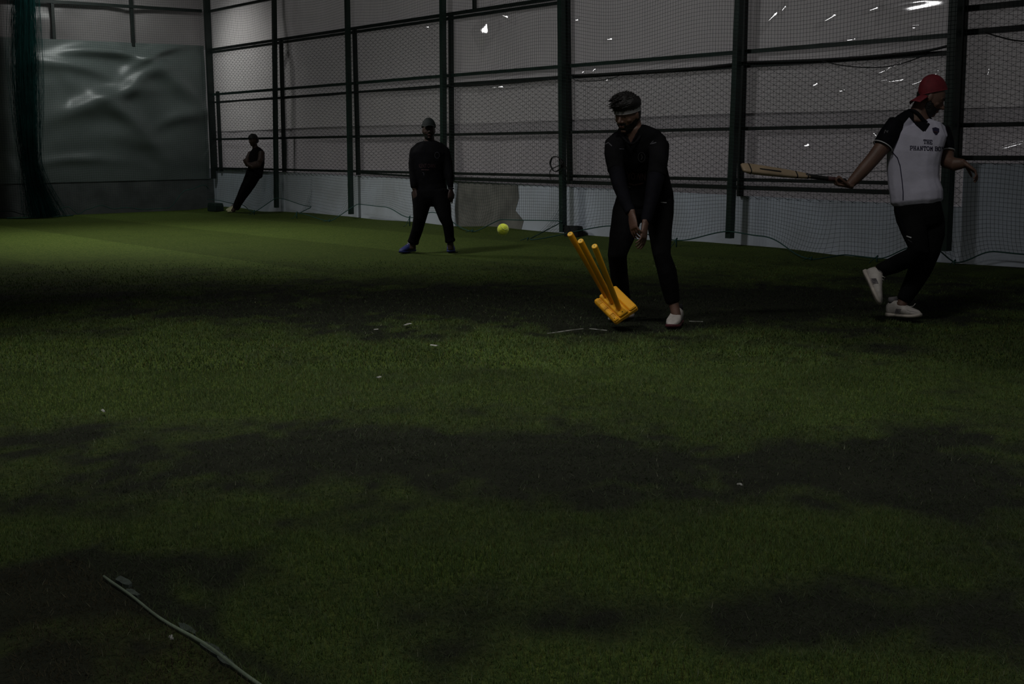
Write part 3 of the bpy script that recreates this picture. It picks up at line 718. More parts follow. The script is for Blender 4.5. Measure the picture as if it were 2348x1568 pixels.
def hand(mb, wrist, dy, nz, thumb, curl=.25, s=1., spread=.06, thumb_dir=None):
    y = nrm(dy); z = nrm(np.asarray(nz)-y*np.dot(nz, y)); x = np.cross(y, z)*thumb; w = np.asarray(wrist, float)
    L = lambda a, b, c: w+(x*a+y*b+z*c)*s
    rings = []
    for b, hw, ht in [(-.03, .027, .021), (.0, .028, .020), (.03, .036, .017), (.06, .041, .015), (.085, .041, .013), (.098, .036, .010)]:
        rings.append([L(hw*math.cos(q), b, ht*math.sin(q)) for q in [2*math.pi*k/12 for k in range(12)]])
    mb.rings(rings)
    for i, (bx, ln, r) in enumerate([(.031, .074, .0088), (.0105, .082, .0092), (-.0105, .076, .0088), (-.030, .060, .0078)]):
        a = curl*(.85+.12*i); p = np.array([bx, .088, .0]); pts = [p.copy()]; sp = (1.3-i)*spread; ang = 0
        for f in (.45, .32, .23):
            ang += a*1.25; p = p+np.array([math.sin(sp), math.cos(sp)*math.cos(ang), math.sin(ang)])*ln*f; pts.append(p.copy())
        mb.tube([L(*q) for q in pts], [r*s, r*s*.97, r*s*.9, r*s*.72], 8, True)
    td = np.array(thumb_dir if thumb_dir is not None else (.62, .72, .30)); td = td/np.linalg.norm(td)
    p0 = np.array([.026, .018, .004]); p1 = p0+td*.036; t2 = nrm(td+np.array([-.25, .25, .15])); p2 = p1+t2*.030; p3 = p2+nrm(t2+np.array([-.2, .2, .1]))*.024
    mb.tube([L(*q) for q in (p0, p1, p2, p3)], [.014*s, .0115*s, .0100*s, .0080*s], 8, True)

def scaled(secs, k, dk=1.0): return [(q[0], q[1], q[2]*k, q[3])+((q[4]*dk,) if len(q) > 4 else ()) for q in secs]
def wrinkle(me, amp, sc, seed=0):
    n = len(me.vertices); co = np.empty(n*3, np.float32); me.vertices.foreach_get('co', co); co = co.reshape(-1, 3)
    no = np.empty(n*3, np.float32); me.vertices.foreach_get('normal', no); no = no.reshape(-1, 3)
    h = np.array([mnoise.noise((p[0]*sc+seed, p[1]*sc, p[2]*sc*.7)) for p in co])
    me.vertices.foreach_set('co', (co+no*(h*amp)[:, None]).ravel().astype(np.float32)); me.update()
def cloth(mb, name, m, par, voxel=.008, sm=5, wr=.004, wsc=9, seed=0):
    me = remesh(mb, voxel, sm, name)
    if wr: wrinkle(me, wr, wsc, seed)
    return adopt(link(name, me, m, None, True), par)
def bvh(o):
    me = o.data; return BVHTree.FromPolygons([v.co[:] for v in me.vertices], [p.vertices[:] for p in me.polygons])
def hit(T, u, v, off=.002):
    d = Vector(ray(u, v)).normalized(); h = T.ray_cast(Vector(CAMP), d)
    if h[0] is None: return None
    n = h[1] if h[1].dot(d) < 0 else -h[1]
    return np.array(h[0]+n*off)
def ribbon(T, pts, wpx, name, m, par, off=.0025, sub=6):
    """narrow strip of print or piping laid on a garment along a path"""
    P2 = []
    for (a, b) in zip(pts[:-1], pts[1:]):
        for k in range(sub): P2.append((a[0]+(b[0]-a[0])*k/sub, a[1]+(b[1]-a[1])*k/sub))
    P2.append(pts[-1]); mb = MB(); rows = []
    for i, p in enumerate(P2):
        q0, q1 = P2[max(i-1, 0)], P2[min(i+1, len(P2)-1)]; t = np.array([q1[0]-q0[0], q1[1]-q0[1]]); t = t/(np.linalg.norm(t)+1e-9); nn = np.array([-t[1], t[0]])*wpx/2
        a = hit(T, p[0]+nn[0], p[1]+nn[1], off); b = hit(T, p[0]-nn[0], p[1]-nn[1], off)
        if a is not None and b is not None and np.linalg.norm(a-b) < .08: rows.append((a, b))
    if len(rows) < 2: return None
    vs = [p for r in rows for p in r]; fs = [(2*i, 2*i+1, 2*i+3, 2*i+2) for i in range(len(rows)-1) if np.linalg.norm(rows[i][0]-rows[i+1][0]) < .1]
    return adopt(mb.add(vs, fs).build(name, m), par)
def text_on(T, txt, u0, v0, u1, v1, hpx, name, m, par, bold=.02, off=.0025):
    """lettering printed on a garment, baseline from (u0,v0) to (u1,v1)"""
    cu = bpy.data.curves.new('t', 'FONT'); cu.body = txt; cu.size = 1; cu.offset = bold; cu.resolution_u = 3; cu.space_character = 1.05
    o = bpy.data.objects.new('t', cu); COL.objects.link(o)
    dg = bpy.context.evaluated_depsgraph_get(); me = bpy.data.meshes.new_from_object(o.evaluated_get(dg)); bpy.data.objects.remove(o)
    bm = bmesh.new(); bm.from_mesh(me); bmesh.ops.triangulate(bm, faces=bm.faces)
    xs = [v.co.x for v in bm.verts]; x0, x1 = min(xs), max(xs); ys = max(v.co.y for v in bm.verts); bad = []
    for v in bm.verts:
        t = (v.co.x-x0)/(x1-x0); h = v.co.y/ys*hpx
        p = hit(T, u0+(u1-u0)*t, v0+(v1-v0)*t-h, off)
        if p is None: bad.append(v)
        else: v.co = p
    bmesh.ops.delete(bm, geom=bad, context='VERTS')
    lng = [f for f in bm.faces if max(e.calc_length() for e in f.edges) > .06]
    bmesh.ops.delete(bm, geom=lng, context='FACES')
    bm.to_mesh(me); bm.free(); me.name = name
    return adopt(link(name, me, m), par)

SLAB = {  # block letters with slab serifs: strokes in a unit cell
    'T': [((0, 1), (1, 1)), ((.5, 0), (.5, 1)), ((.28, 0), (.72, 0)), ((0, 1), (0, .72)), ((1, 1), (1, .72))],
    'H': [((.15, 0), (.15, 1)), ((.85, 0), (.85, 1)), ((.15, .5), (.85, .5)), ((0, 0), (.32, 0)), ((.68, 0), (1, 0)), ((0, 1), (.32, 1)), ((.68, 1), (1, 1))],
    'E': [((.15, 0), (.15, 1)), ((0, 0), (1, 0)), ((0, 1), (1, 1)), ((.15, .5), (.7, .5)), ((1, 0), (1, .28)), ((1, 1), (1, .72))],
    'P': [((.15, 0), (.15, 1)), ((0, 1), (.8, 1)), ((.8, 1), (1, .85)), ((1, .85), (1, .6)), ((1, .6), (.8, .45)), ((.8, .45), (.15, .45)), ((0, 0), (.36, 0))],
    'A': [((.12, 0), (.5, 1)), ((.88, 0), (.5, 1)), ((.27, .36), (.73, .36)), ((0, 0), (.3, 0)), ((.7, 0), (1, 0))],
    'N': [((.15, 0), (.15, 1)), ((.85, 0), (.85, 1)), ((.15, 1), (.85, 0)), ((0, 0), (.3, 0)), ((0, 1), (.2, 1)), ((.68, 1), (1, 1))],
    'O': [((.25, 0), (.75, 0)), ((.75, 0), (1, .25)), ((1, .25), (1, .75)), ((1, .75), (.75, 1)), ((.75, 1), (.25, 1)), ((.25, 1), (0, .75)), ((0, .75), (0, .25)), ((0, .25), (.25, 0))],
    'M': [((.12, 0), (.12, 1)), ((.88, 0), (.88, 1)), ((.12, 1), (.5, .35)), ((.88, 1), (.5, .35)), ((0, 0), (.28, 0)), ((.72, 0), (1, 0))],
    'B': [((.15, 0), (.15, 1)), ((0, 1), (.78, 1)), ((.78, 1), (.95, .86)), ((.95, .86), (.95, .65)), ((.95, .65), (.78, .52)), ((.78, .52), (.15, .52)), ((.78, .52), (1, .38)), ((1, .38), (1, .14)), ((1, .14), (.8, 0)), ((.8, 0), (0, 0))],
    'Y': [((.1, 1), (.5, .45)), ((.9, 1), (.5, .45)), ((.5, .45), (.5, 0)), ((.28, 0), (.72, 0)), ((0, 1), (.26, 1)), ((.74, 1), (1, 1))],
    'S': [((1, .8), (.8, 1)), ((.8, 1), (.2, 1)), ((.2, 1), (0, .8)), ((0, .8), (.15, .58)), ((.15, .58), (.85, .42)), ((.85, .42), (1, .2)), ((1, .2), (.8, 0)), ((.8, 0), (.2, 0)), ((.2, 0), (0, .2))]}
def slab_text(T, txt, u0, v0, u1, v1, hpx, name, m, par, wt=.19, off=.0022):
    n = sum(1 if c != ' ' else .45 for c in txt); step = (u1-u0)/n; x = u0; mb = MB()
    for ch in txt:
        if ch == ' ': x += step*.45; continue
        w = step*.74
        for (a, b) in SLAB[ch]:
            a = np.array([x+w*a[0], -a[1]*hpx]); b = np.array([x+w*b[0], -b[1]*hpx]); t = (b-a)/(np.linalg.norm(b-a)+1e-9); nn = np.array([-t[1], t[0]])*hpx*wt*.5
            a = a-t*hpx*wt*.3; b = b+t*hpx*wt*.3; rows = []
            for k in range(4):
                c = a+(b-a)*k/3; base = v0+(v1-v0)*(c[0]-u0)/(u1-u0)
                q0 = hit(T, c[0]+nn[0], base+c[1]+nn[1], off); q1 = hit(T, c[0]-nn[0], base+c[1]-nn[1], off)
                if q0 is not None and q1 is not None: rows.append((q0, q1))
            if len(rows) > 1 and all(np.linalg.norm(rows[i][0]-rows[i+1][0]) < .05 for i in range(len(rows)-1)):
                mb.add([q for r in rows for q in r], [(2*i, 2*i+1, 2*i+3, 2*i+2) for i in range(len(rows)-1)])
        x += step
    return adopt(mb.build(name, m), par)

def shoe(par, heel, toe, up, mu, ms, mc, label=None, laces=True, L=.295, stripe=None, wk=1.12, hk=1.22):
    heel = np.asarray(heel, float); X = nrm(np.asarray(toe)-heel); Z = nrm(np.asarray(up)-X*np.dot(up, X)); Y = np.cross(Z, X)
    g = lambda a, b, c: heel+X*a*L+Y*b*wk+Z*c*hk
    def rings(S, e=.75, n=16):
        out = []
        for a, w, z0, z1 in S:
            r = []
            for k in range(n):
                q = 2*math.pi*k/n; c, s = math.cos(q), math.sin(q)
                c = math.copysign(abs(c)**e, c); s = math.copysign(abs(s)**e, s)
                r.append(g(a, w*c, (z0+z1)/2+(z1-z0)/2*s))
            out.append(r)
        return out
    mb = MB(); mb.rings(rings([(.0, .018, .03, .060), (.03, .030, .012, .082), (.12, .036, .01, .098), (.27, .037, .01, .104), (.40, .039, .01, .090), (.56, .044, .01, .072), (.74, .047, .01, .056), (.88, .040, .01, .045), (.97, .025, .012, .034), (1., .010, .016, .026)]))
    up_ = adopt(mb.build('shoe', mu, None, True), par)
    if label: up_['label'] = label
    mb = MB(); mb.rings(rings([(-.025, .012, .004, .026), (.0, .028, -.0, .028), (.12, .039, -.002, .026), (.35, .038, .001, .022), (.56, .046, -.002, .022), (.76, .051, -.002, .022), (.92, .042, .0, .024), (1.01, .022, .006, .026), (1.03, .008, .012, .024)], .6))
    so = mb.build('sole', ms, up_, True)
    mb = MB(); mb.tube([g(.18, 0, .085), g(.17, 0, .105), g(.16, 0, .122)], [.036, .037, .034], 14); mb.build('collar', mc, up_, True)
    if laces:
        for k in range(4):
            a = .36+.055*k; z = .100-.0165*k*.75
            mb = MB(); mb.tube([g(a, -.024, z-.008), g(a+.015, 0, z+.006), g(a, .024, z-.008)], .0035, 5); mb.build('lace', MATS['lace'], up_, True)
    if stripe:
        for k in range(4):
            a = .36+.045*k
            for sd in (-1, 1):
                mb = MB(); mb.box(g(a+.02, sd*.0435, .038), X*.0035, Y*.002, nrm(Z*.8+X*.35)*.020); mb.build('stripe', stripe, up_)
    return up_

def collar(par, c, up, front, rx, ry, drop, m, r=.011):
    up = nrm(up); f = nrm(np.asarray(front)-up*np.dot(front, up)); sd = np.cross(f, up); pts = []
    for q in np.linspace(0, 2*math.pi, 33):
        k = max(0, math.cos(q))**3
        pts.append(np.asarray(c)+f*math.cos(q)*ry+sd*math.sin(q)*rx-up*drop*k+f*drop*.25*k)
    mb = MB(); mb.tube(pts, r, 8); return adopt(link('collar', remesh(mb, .006, 5, 'collar'), m, None, True), par)
def cut_faces(o, poly, front=True):
    """open a garment where the photo shows skin (faces turned to the viewer inside the outline)"""
    bm = bmesh.new(); bm.from_mesh(o.data); kill = []
    for f in bm.faces:
        c = np.array(f.calc_center_median()); q = c-CAMP; z = q@CF; u, v = CX+FPX*(q@CR)/z, CY-FPX*(q@CU)/z
        if np.dot(np.array(f.normal), q) < 0 and inside(u, v, poly): kill.append(f)
    bmesh.ops.delete(bm, geom=kill, context='FACES'); bm.to_mesh(o.data); bm.free()
def inside(u, v, poly):
    r = False
    for i in range(len(poly)):
        (x0, y0), (x1, y1) = poly[i-1], poly[i]
        if (y0 > v) != (y1 > v) and u < (x1-x0)*(v-y0)/(y1-y0)+x0: r = not r
    return r
def beard_at(p):
    """full short beard with a ragged edge: below the line from ear to mouth corner, moustache, not the lips"""
    e = .006*mnoise.noise((p[0]*70, p[1]*70, p[2]*70)); x, y, z = abs(p[0]), p[1], p[2]+e
    if x < .021 and -.076 < p[2] < -.056 and y > .05: return False
    if -.058 < z < -.046 and x < .030 and y > .05: return True
    if y < -.004: return False
    if y < .014: return z < .006
    return z < -.020-.52*y
def beard_off(p): return .0045+.008*max(0, min(1, (-.072-p[2])/.02))+.002*mnoise.noise((p[0]*60, p[1]*60, p[2]*60))
def locks(H, par, seeds, m, base):
    """tousled hair: tapered locks rooted on the scalp; seeds = (local root, local tip offset)"""
    mb = MB()
    for p, q, r in seeds:
        p = np.array(p); q = np.array(q); mid = p+q*.55+np.array([0, 0, .003])
        mb.tube([H.w(p-q*.3), H.w(p+q*.2+np.array([0, 0, .002])), H.w(mid), H.w(p+q)], [r*H.sc, r*1.15*H.sc, r*.9*H.sc, r*.25*H.sc], 6)
    return adopt(mb.build('hair_locks', m, None, True), base)

# ================================================================== WICKETKEEPER
def keeper():
    dR, dL = fdepth(1550, 748), fdepth(1420, 733)
    root = empty('person', tuple((onz(1550, 748)+onz(1420, 733))/2))
    tag(root, 'wicketkeeper in black kit and headband bending over the flying yellow stumps', 'person')
    torso = [(1480, 470, 58, 9.32, .62), (1481, 445, 63, 9.30, .60), (1476, 415, 60, 9.26, .60), (1468, 385, 60, 9.20, .62), (1463, 355, 63, 9.13, .60), (1461, 332, 66, 9.08, .52), (1459, 316, 57, 9.05, .48), (1453, 303, 36, 9.03, .62), (1449, 294, 24, 9.02, .9)]
    legL = [(1452, 462, 40, 9.34, .85), (1438, 492, 35, 9.34, .9), (1426, 540, 30, 9.28, .95), (1416, 585, 23, 9.25, 1), (1419, 630, 20, 9.35, 1), (1426, 675, 18.5, 9.42, 1), (1431, 706, 17, 9.45, 1)]
    legR = [(1508, 462, 38, 9.32, .85), (1512, 495, 32, 9.26, .9), (1514, 535, 26.5, 9.18, .95), (1518, 585, 20.5, 9.10, 1), (1529, 623, 22, 9.12, 1), (1537, 660, 20.5, 9.15, 1), (1543, 692, 16.5, 9.17, 1)]
    armL = [(1411, 328, 24, 9.04, .9), (1408, 352, 22, 9.00, .9), (1412, 385, 19, 8.95, .9), (1421, 425, 17, 8.88, .9), (1434, 462, 14.5, 8.82, .9), (1447, 491, 10, 8.77, .8)]
    armR = [(1512, 330, 24, 9.04, .9), (1511, 358, 23, 9.00, .9), (1506, 395, 21, 8.93, .9), (1498, 435, 18, 8.87, .9), (1489, 478, 14.5, 8.82, .9), (1480, 513, 10, 8.78, .8)]
    H = Head(P(1439, 262, 8.98), camvec(-.62, -.36, .70), camvec(-.10, .95, .30), 1.08)
    b = MB(); H.build(b)
    for s, k in ((torso, .84), (legL, .82), (legR, .82), (armL, .82), (armR, .82)): b.loft_px(scaled(s, k))
    b.loft_px([(1457, 312, 26, 9.06, .9), (1452, 296, 21, 9.04, 1), (1447, 276, 21, 9.03, 1)])
    b.loft_px([(1543, 690, 12.5, 9.17, 1), (1547, 706, 11, 9.16, 1), (1551, 726, 11.5, 9.15, 1)])
    b.loft_px([(1431, 704, 12.5, 9.45, 1), (1432, 725, 11.5, 9.46, 1)])
    hand(b, P(1449, 492, 8.76), camvec(.12, -1, .18), camvec(.75, .15, -.5), -1, .30, 1.08)
    hand(b, P(1479, 515, 8.77), camvec(-.12, -1, .18), camvec(-.75, .15, -.5), 1, .26, 1.08)
    adopt(link('body', remesh(b, .0048, 3, 'body'), MATS['skin'], None, True), root)
    c = MB(); c.loft_px(torso[:-1])
    c.loft_px(armL[:3]+[(1412.5, 389, 20.5, 8.94, .9)]); c.loft_px(armR[:3]+[(1505, 402, 22.5, 8.92, .9)])
    c.loft_px([(1440, 318, 34, 9.06, .6), (1458, 300, 30, 9.07, .8)]); c.loft_px([(1440, 309, 15, 9.05, .9), (1418, 319, 19, 9.05, .9), (1406, 330, 19, 9.04, .9), (1405, 345, 18, 9.02, .9)]); c.loft_px([(1472, 300, 15, 9.05, .9), (1496, 311, 18, 9.05, .9), (1511, 323, 19, 9.04, .9), (1513, 345, 19, 9.02, .9)]); c.loft_px([(1528, 440, 17, 9.28, 1), (1531, 456, 15, 9.30, 1), (1528, 470, 12, 9.31, 1)])
    sh = cloth(c, 'shirt', MATS['black_cloth'], root, .008, 9, .006, 8); T0 = bvh(sh)
    for s in (armL, armR):
        c = MB(); c.loft_px([s[2]]+s[3:5]+[(s[5][0]-.5, s[5][1]-3, s[5][2]+2.2, s[5][3], .85)], caps=False)
        cloth(c, 'undersleeve', MATS['navy_cloth'], root, .007, 3, .002, 14)
    c = MB(); c.loft_px([(1480, 452, 58, 9.33, .66), (1480, 474, 60, 9.34, .66), (1480, 494, 52, 9.34, .7)]); c.loft_px(legL); c.loft_px(legR)
    tr = cloth(c, 'trousers', MATS['black_trouser'], root, .008, 4, .006, 7, 3)
    # collar, hair, headband, beard
    cut_faces(sh, [(1432, 300), (1446, 330), (1462, 300), (1470, 280), (1425, 280)])
    vt = [hit(T0, u, v, .002) for u, v in [(1430, 303), (1434, 310), (1440, 320), (1446, 331), (1453, 321), (1460, 308), (1466, 298)]]; mb = MB(); mb.tube([q for q in vt if q is not None], .0075, 7, True); adopt(mb.build('neck_trim', MATS['black_cloth'], None, True), root)
    collar(root, P(1449, 303, 9.035), camvec(-.10, 1, .25), camvec(-.15, -.1, 1), .088, .088, .075, MATS['black_cloth'])
    def ho(p):
        t = max(0, min(1, (p[2]-.028)/.045)); t = t*t*(3-2*t)
        o = .009+.024*t+.012*t*max(0, min(1, (p[1]-.0)/.06))-.011*t*math.exp(-((p[0]+.030+.15*p[1])/.010)**2)
        return o+.0045*t*mnoise.noise((p[0]*120, p[1]*30, p[2]*30))+.004*mnoise.noise((p[0]*30, p[1]*30, p[2]*30+7))
    H.shell(lambda p: p[2] > .034+.10*max(0, p[1]-.05) or (p[1] < -.012 and p[2] > -.045), ho, 'hair', MATS['hair'], root, 120, 80)
    hb = root.children[-1]; hb = [o for o in root.children if o.name.startswith('hair')][0]
    S = []; R2 = random.Random(3)
    for k in range(160):
        q = R2.random()*2*math.pi; rr_ = math.sqrt(R2.random())*.97
        d = np.array([rr_*math.cos(q), rr_*math.sin(q), 0]); d[2] = math.sqrt(max(0, 1-d[0]**2-d[1]**2))
        r0 = head_local(*d)
        if r0[2] < .034: continue
        tip = np.array([r0[0]*.35-.010, r0[1]*.30-.012+.012*R2.random(), .020+.016*R2.random()])
        if r0[1] > .035: tip = np.array([.010*R2.random()+.004, .030+.012*R2.random(), .004+.010*R2.random()])
        if r0[0] > .03 and r0[1] < .04: tip = np.array([.014, -.006, .030+.012*R2.random()])
        nrm_ = nrm(r0); r0 = r0+nrm_*(ho(r0)-.004); tip = np.array([.012+.010*R2.random(), .020+.016*R2.random(), .002]) if r0[1] > .02 else np.array([.004-.010*R2.random(), -.016*R2.random(), .004])
        S.append((r0, tip, .0040+.002*R2.random()))
    locks(H, root, S, MATS['hair'], hb)
    H.shell(lambda p: .018 < p[2] < .037, lambda p: .0135 if p[1] < .0 else .009, 'headband', MATS['headband'], root)
    H.shell(beard_at, beard_off, 'beard', MATS['hair'], root)
    H.eyes(root)
    # prints on the jersey
    T = bvh(sh)
    text_on(T, 'YOWN', 1438, 411, 1480, 413, 16, 'chest_lettering', MATS['print_red'], root)
    ribbon(T, [(1442, 420), (1455, 424), (1476, 419)], 3, 'print_mark', MATS['print_red'], root)
    ribbon(T, [(1436, 418), (1437, 426), (1446, 430)], 1.5, 'print_mark', MATS['print_grey'], root)
    ribbon(T, [(1388, 331), (1395, 327), (1403, 335)], 2.2, 'shoulder_mark', MATS['print_grey'], root)
    ribbon(T, [(1490, 331), (1498, 323)], 2.2, 'shoulder_mark', MATS['print_grey'], root); ribbon(T, [(1491, 330), (1505, 327)], 2.5, 'shoulder_mark', MATS['print_grey'], root)
    ribbon(T, [(1420, 341.5), (1430, 341.5)], 2, 'chest_logo', MATS['print_grey'], root)
    ring = [(1471+8*math.cos(q), 360+11*math.sin(q)) for q in np.linspace(0, 2*math.pi, 15)]
    ribbon(T, ring, 1.6, 'chest_crest', MATS['print_grey'], root, sub=2); ribbon(T, [(1470, 353), (1473, 360), (1470, 366)], 3, 'chest_crest', MATS['print_grey'], root)
    ribbon(bvh(tr), [(1515, 464), (1528, 465)], 1.6, 'pocket_logo', MATS['print_white'], root)
    h = onz(1557, 741); t = onz(1537, 755); shoe(root, h+[0, 0, .003], t+[0, 0, .003], (0, 0, 1), MATS['shoe_white'], MATS['shoe_red'], MATS['sock'], 'white trainer with red sole edge')
    h = onz(1447, 727); t = onz(1400, 738); shoe(root, h+[0, 0, .003], t+[0, 0, .003], (0, 0, 1), MATS['shoe_white'], MATS['shoe_sole'], MATS['sock'])
keeper()

# ================================================================== BATTER
def batter():
    D = 9.30
    root = empty('person', tuple(onz(2070, 735)))
    tag(root, 'batter in white jersey with black sleeves and backward red cap, striding to the right', 'person')
    torso = [(2102, 462, 58, D, .70), (2101, 445, 58.5, D, .70), (2095, 418, 57, D, .64), (2093, 385, 58, D, .64), (2095, 352, 61, D-.01, .62), (2105, 322, 60, D-.02, .60), (2113, 306, 56, D-.02, .55), (2112, 296, 46, D-.01, .52), (2109, 288, 28, D+.02, .62), (2107, 282, 16, D+.03, .8)]
    legF = [(2122, 470, 36, D+.02, .55), (2128, 505, 36, D+.03, .8), (2132, 540, 33, D, .95), (2126, 575, 30, D-.02, 1), (2112, 612, 27, D+.0, 1), (2092, 652, 22.5, D+.04, 1), (2072, 688, 17, D+.06, 1)]
    legB = [(2086, 470, 36, D+.0, .55), (2089, 505, 32, D-.04, .8), (2100, 542, 27, D-.12, .95), (2106, 575, 24, D-.15, 1), (2085, 592, 22, D-.10, 1), (2052, 607, 19.5, D+.0, 1), (2016, 621, 15.5, D+.05, 1)]
    armL = [(2054, 282, 20, D-.02, .9), (2040, 308, 21, D-.03, .9), (2024, 336, 18.5, D-.04, .9), (2002, 364, 16.5, D-.05, .9), (1980, 389, 15.5, D-.06, .9), (1960, 411, 13.0, D-.06, .85), (1948, 423, 10.5, D-.06, .8)]
    armR = [(2160, 300, 18, D+.06, .9), (2168, 325, 17, D+.06, .9), (2171, 352, 16, D+.04, .9), (2172, 371, 17, D+.0, .9), (2190, 377, 15.5, D-.06, .9), (2210, 375, 11, D-.10, .8)]
    H = Head(P(2134, 226, D-.02), camvec(.86, -.46, .26), camvec(.40, .86, .12), 1.06)
    b = MB(); H.build(b)
    for s, k in ((torso, .84), (legF, .82), (legB, .82), (armL, .98), (armR, .98)): b.loft_px(scaled(s, k))
    b.loft_px([(2104, 278, 28, D+.02, .9), (2108, 258, 22, D+.01, 1), (2118, 238, 21, D, 1)])
    b.loft_px([(2073, 686, 12, D+.06, 1), (2066, 702, 11.5, D+.06, 1)]); b.loft_px([(2018, 620, 12, D+.05, 1), (2002, 624, 11.5, D+.06, 1)])
    hand(b, P(1946, 425, D-.06), camvec(-.93, .10, .10), camvec(.10, .90, .25), -1, .95, 1.08, .03, (.35, .85, .55))
    hand(b, P(2212, 375, D-.10), camvec(.72, -.62, .20), camvec(-.45, -.55, -.2), 1, .42, 1.06)
    adopt(link('body', remesh(b, .0048, 3, 'body'), MATS['skin'], None, True), root)
    c = MB(); c.loft_px(torso[:-1]); c.loft_px([(2060, 290, 22, D, .9), (2072, 280, 22, D, .85), (2086, 269, 19, D+.01, .85), (2096, 262, 14, D+.02, .9)]); c.loft_px([(2126, 293, 14, D+.02, .9), (2146, 296, 16, D+.03, .9)]); c.loft_px([(2140, 295, 22, D+.03, .9), (2152, 304, 20, D+.04, .9), (2158, 318, 17, D+.04, .9)])
    sh = cloth(c, 'jersey', [MATS['white_jersey'], MATS['navy_cloth']], root, .007, 5, .006, 10)
    T = bvh(sh)
    # dark yoke along the back of the shoulder
    yoke = [(2044, 290), (2062, 290), (2084, 264), (2104, 286), (2120, 300), (2128, 280), (2104, 240), (2040, 262)]
    for p in sh.data.polygons:
        q = np.array(p.center)-CAMP; z = q@CF; u, v = CX+FPX*(q@CR)/z, CY-FPX*(q@CU)/z
        if inside(u, v, yoke): p.material_index = 1
    ribbon(T, [(2060, 296), (2063, 290), (2084, 265)], 5, 'yoke_seam', MATS['navy_cloth'], root); ribbon(T, [(2086, 266), (2104, 287), (2119, 300)], 6, 'yoke_seam', MATS['navy_cloth'], root); ribbon(T, [(2119, 300), (2130, 283)], 6, 'yoke_seam', MATS['navy_cloth'], root)
    for s, nm in ((armL, 0), (armR, 1)):
        c = MB(); k = 1.22
        top = s[0]; hem = s[2]
        sec = [(top[0]+(2 if nm == 0 else -2), top[1]-2, 20, top[3], .95), (s[1][0], s[1][1], s[1][2]*1.12, s[1][3], .95), (hem[0]+(2 if nm == 0 else -1), hem[1]-4 if nm == 0 else hem[1]-8, 23 if nm == 0 else 17.5, hem[3], .95)]
        c.loft_px(sec); sl = cloth(c, 'sleeve', MATS['navy_cloth'], root, .007, 4, .004, 10, nm)
        t = MB(); e = sec[2]; c0 = P(e[0], e[1], e[3]); ax = nrm(P(sec[2][0], sec[2][1], sec[2][3])-P(sec[1][0], sec[1][1], sec[1][3])); r = e[2]*e[3]/FPX
        w = nrm(np.cross(ax, CF)); dd = np.cross(w, ax)
        t.tube([c0+ax*.012+(w*math.cos(q)+dd*math.sin(q)*.95)*r*1.0 for q in np.linspace(0, 2*math.pi, 25)], .0045, 6)
        t.build('cuff_trim', MATS['print_white'], sl, True)['label'] = 'white cuff trim'
    ribbon(bvh([o for o in root.children if o.name.startswith('sleeve')][0]), [(2028, 306), (2030, 298), (2035, 304), (2036, 299)], 1.8, 'sleeve_logo', MATS['print_grey'], root)
    collar(root, P(2108, 262, D+.015), camvec(.30, .95, .05), camvec(.45, -.2, .86), .088, .080, .060, MATS['navy_cloth'], .014)
    slab_text(T, 'THE', 2118, 329, 2138.5, 330.5, 8.6, 'chest_lettering', MATS['print_dark'], root)
    slab_text(T, 'PHANTOM BOYS', 2087, 343.5, 2174, 346, 8.6, 'chest_lettering', MATS['print_dark'], root)
    ribbon(T, [(2044, 346), (2058, 362), (2064, 380), (2068, 410), (2071, 440), (2071, 459)], 2.2, 'side_piping', MATS['print_dark'], root)
    mb = MB(); vs = [hit(T, 2145+dx, 301+dy, .003) for dx, dy in [(-8, -7), (0, -9), (8, -6), (8, 2), (3, 8), (-1, 8), (-6, 2)]]
    if all(v is not None for v in vs): adopt(mb.add(vs+[hit(T, 2145, 300, .003)], [(i, (i+1) % 7, 7) for i in range(7)]).build('chest_crest', MATS['print_dark'], None), root)
    ribbon(T, [(2141, 302), (2149, 304)], 2, 'chest_crest', MATS['print_red'], root, .0045)
    c = MB(); c.loft_px([(2103, 456, 50, D, .62), (2104, 474, 53, D, .68), (2108, 500, 52, D, .74), (2112, 520, 46, D, .8)]); c.loft_px(legF); c.loft_px(legB)
    tr = cloth(c, 'trousers', MATS['black_trouser'], root, .008, 4, .006, 7, 5)
    T2 = bvh(tr)
    ribbon(T2, [(2079, 541), (2090, 545)], 2.5, 'trouser_stripe', MATS['print_white'], root); ribbon(T2, [(2058, 478), (2066, 505), (2076, 532)], 7, 'trouser_panel', MATS['print_grey'] if False else MATS['navy_cloth'], root)
    ribbon(T2, [(2082, 549), (2091, 555)], 1.5, 'trouser_stripe', MATS['print_grey'], root)
    # cap worn backwards
    U2 = camvec(.02, 1, .05); B2 = camvec(-.92, -.22, .25)
    C2 = Head(P(2140, 212, D-.02), -B2, U2, 1.045)
    capm = C2.shell(lambda p: p[2] > .004, lambda p: .012, 'cap', MATS['red_cap'], root)
    mb = MB(); rr = []
    for t in np.linspace(0, 1, 7):
        a = []
        for q in np.linspace(-1, 1, 9):
            y = -.096-.094*t*(1-.30*q*q); x = q*(.072-.012*t); z = .004-.028*t-.022*q*q
            a.append((x, y, z))
        rr.append(a)
    top = [[C2.w(np.array(p)) for p in r] for r in rr]; bot = [[C2.w(np.array(p)-[0, 0, .005]) for p in r] for r in rr]
    n = 9; vs = [p for r in top for p in r]+[p for r in bot for p in r]; o = 63; fs = []
    for i in range(6):
        for j in range(8):
            a = i*n+j; fs += [(a, a+1, a+n+1, a+n), (o+a, o+a+n, o+a+n+1, o+a+1)]
    rim = [j for j in range(9)]+[i*n+8 for i in range(1, 7)]+[54+j for j in range(7, -1, -1)]+[i*n for i in range(5, 0, -1)]
    for i in range(len(rim)): a, b_ = rim[i], rim[(i+1) % len(rim)]; fs.append((a, o+a, o+b_, b_))
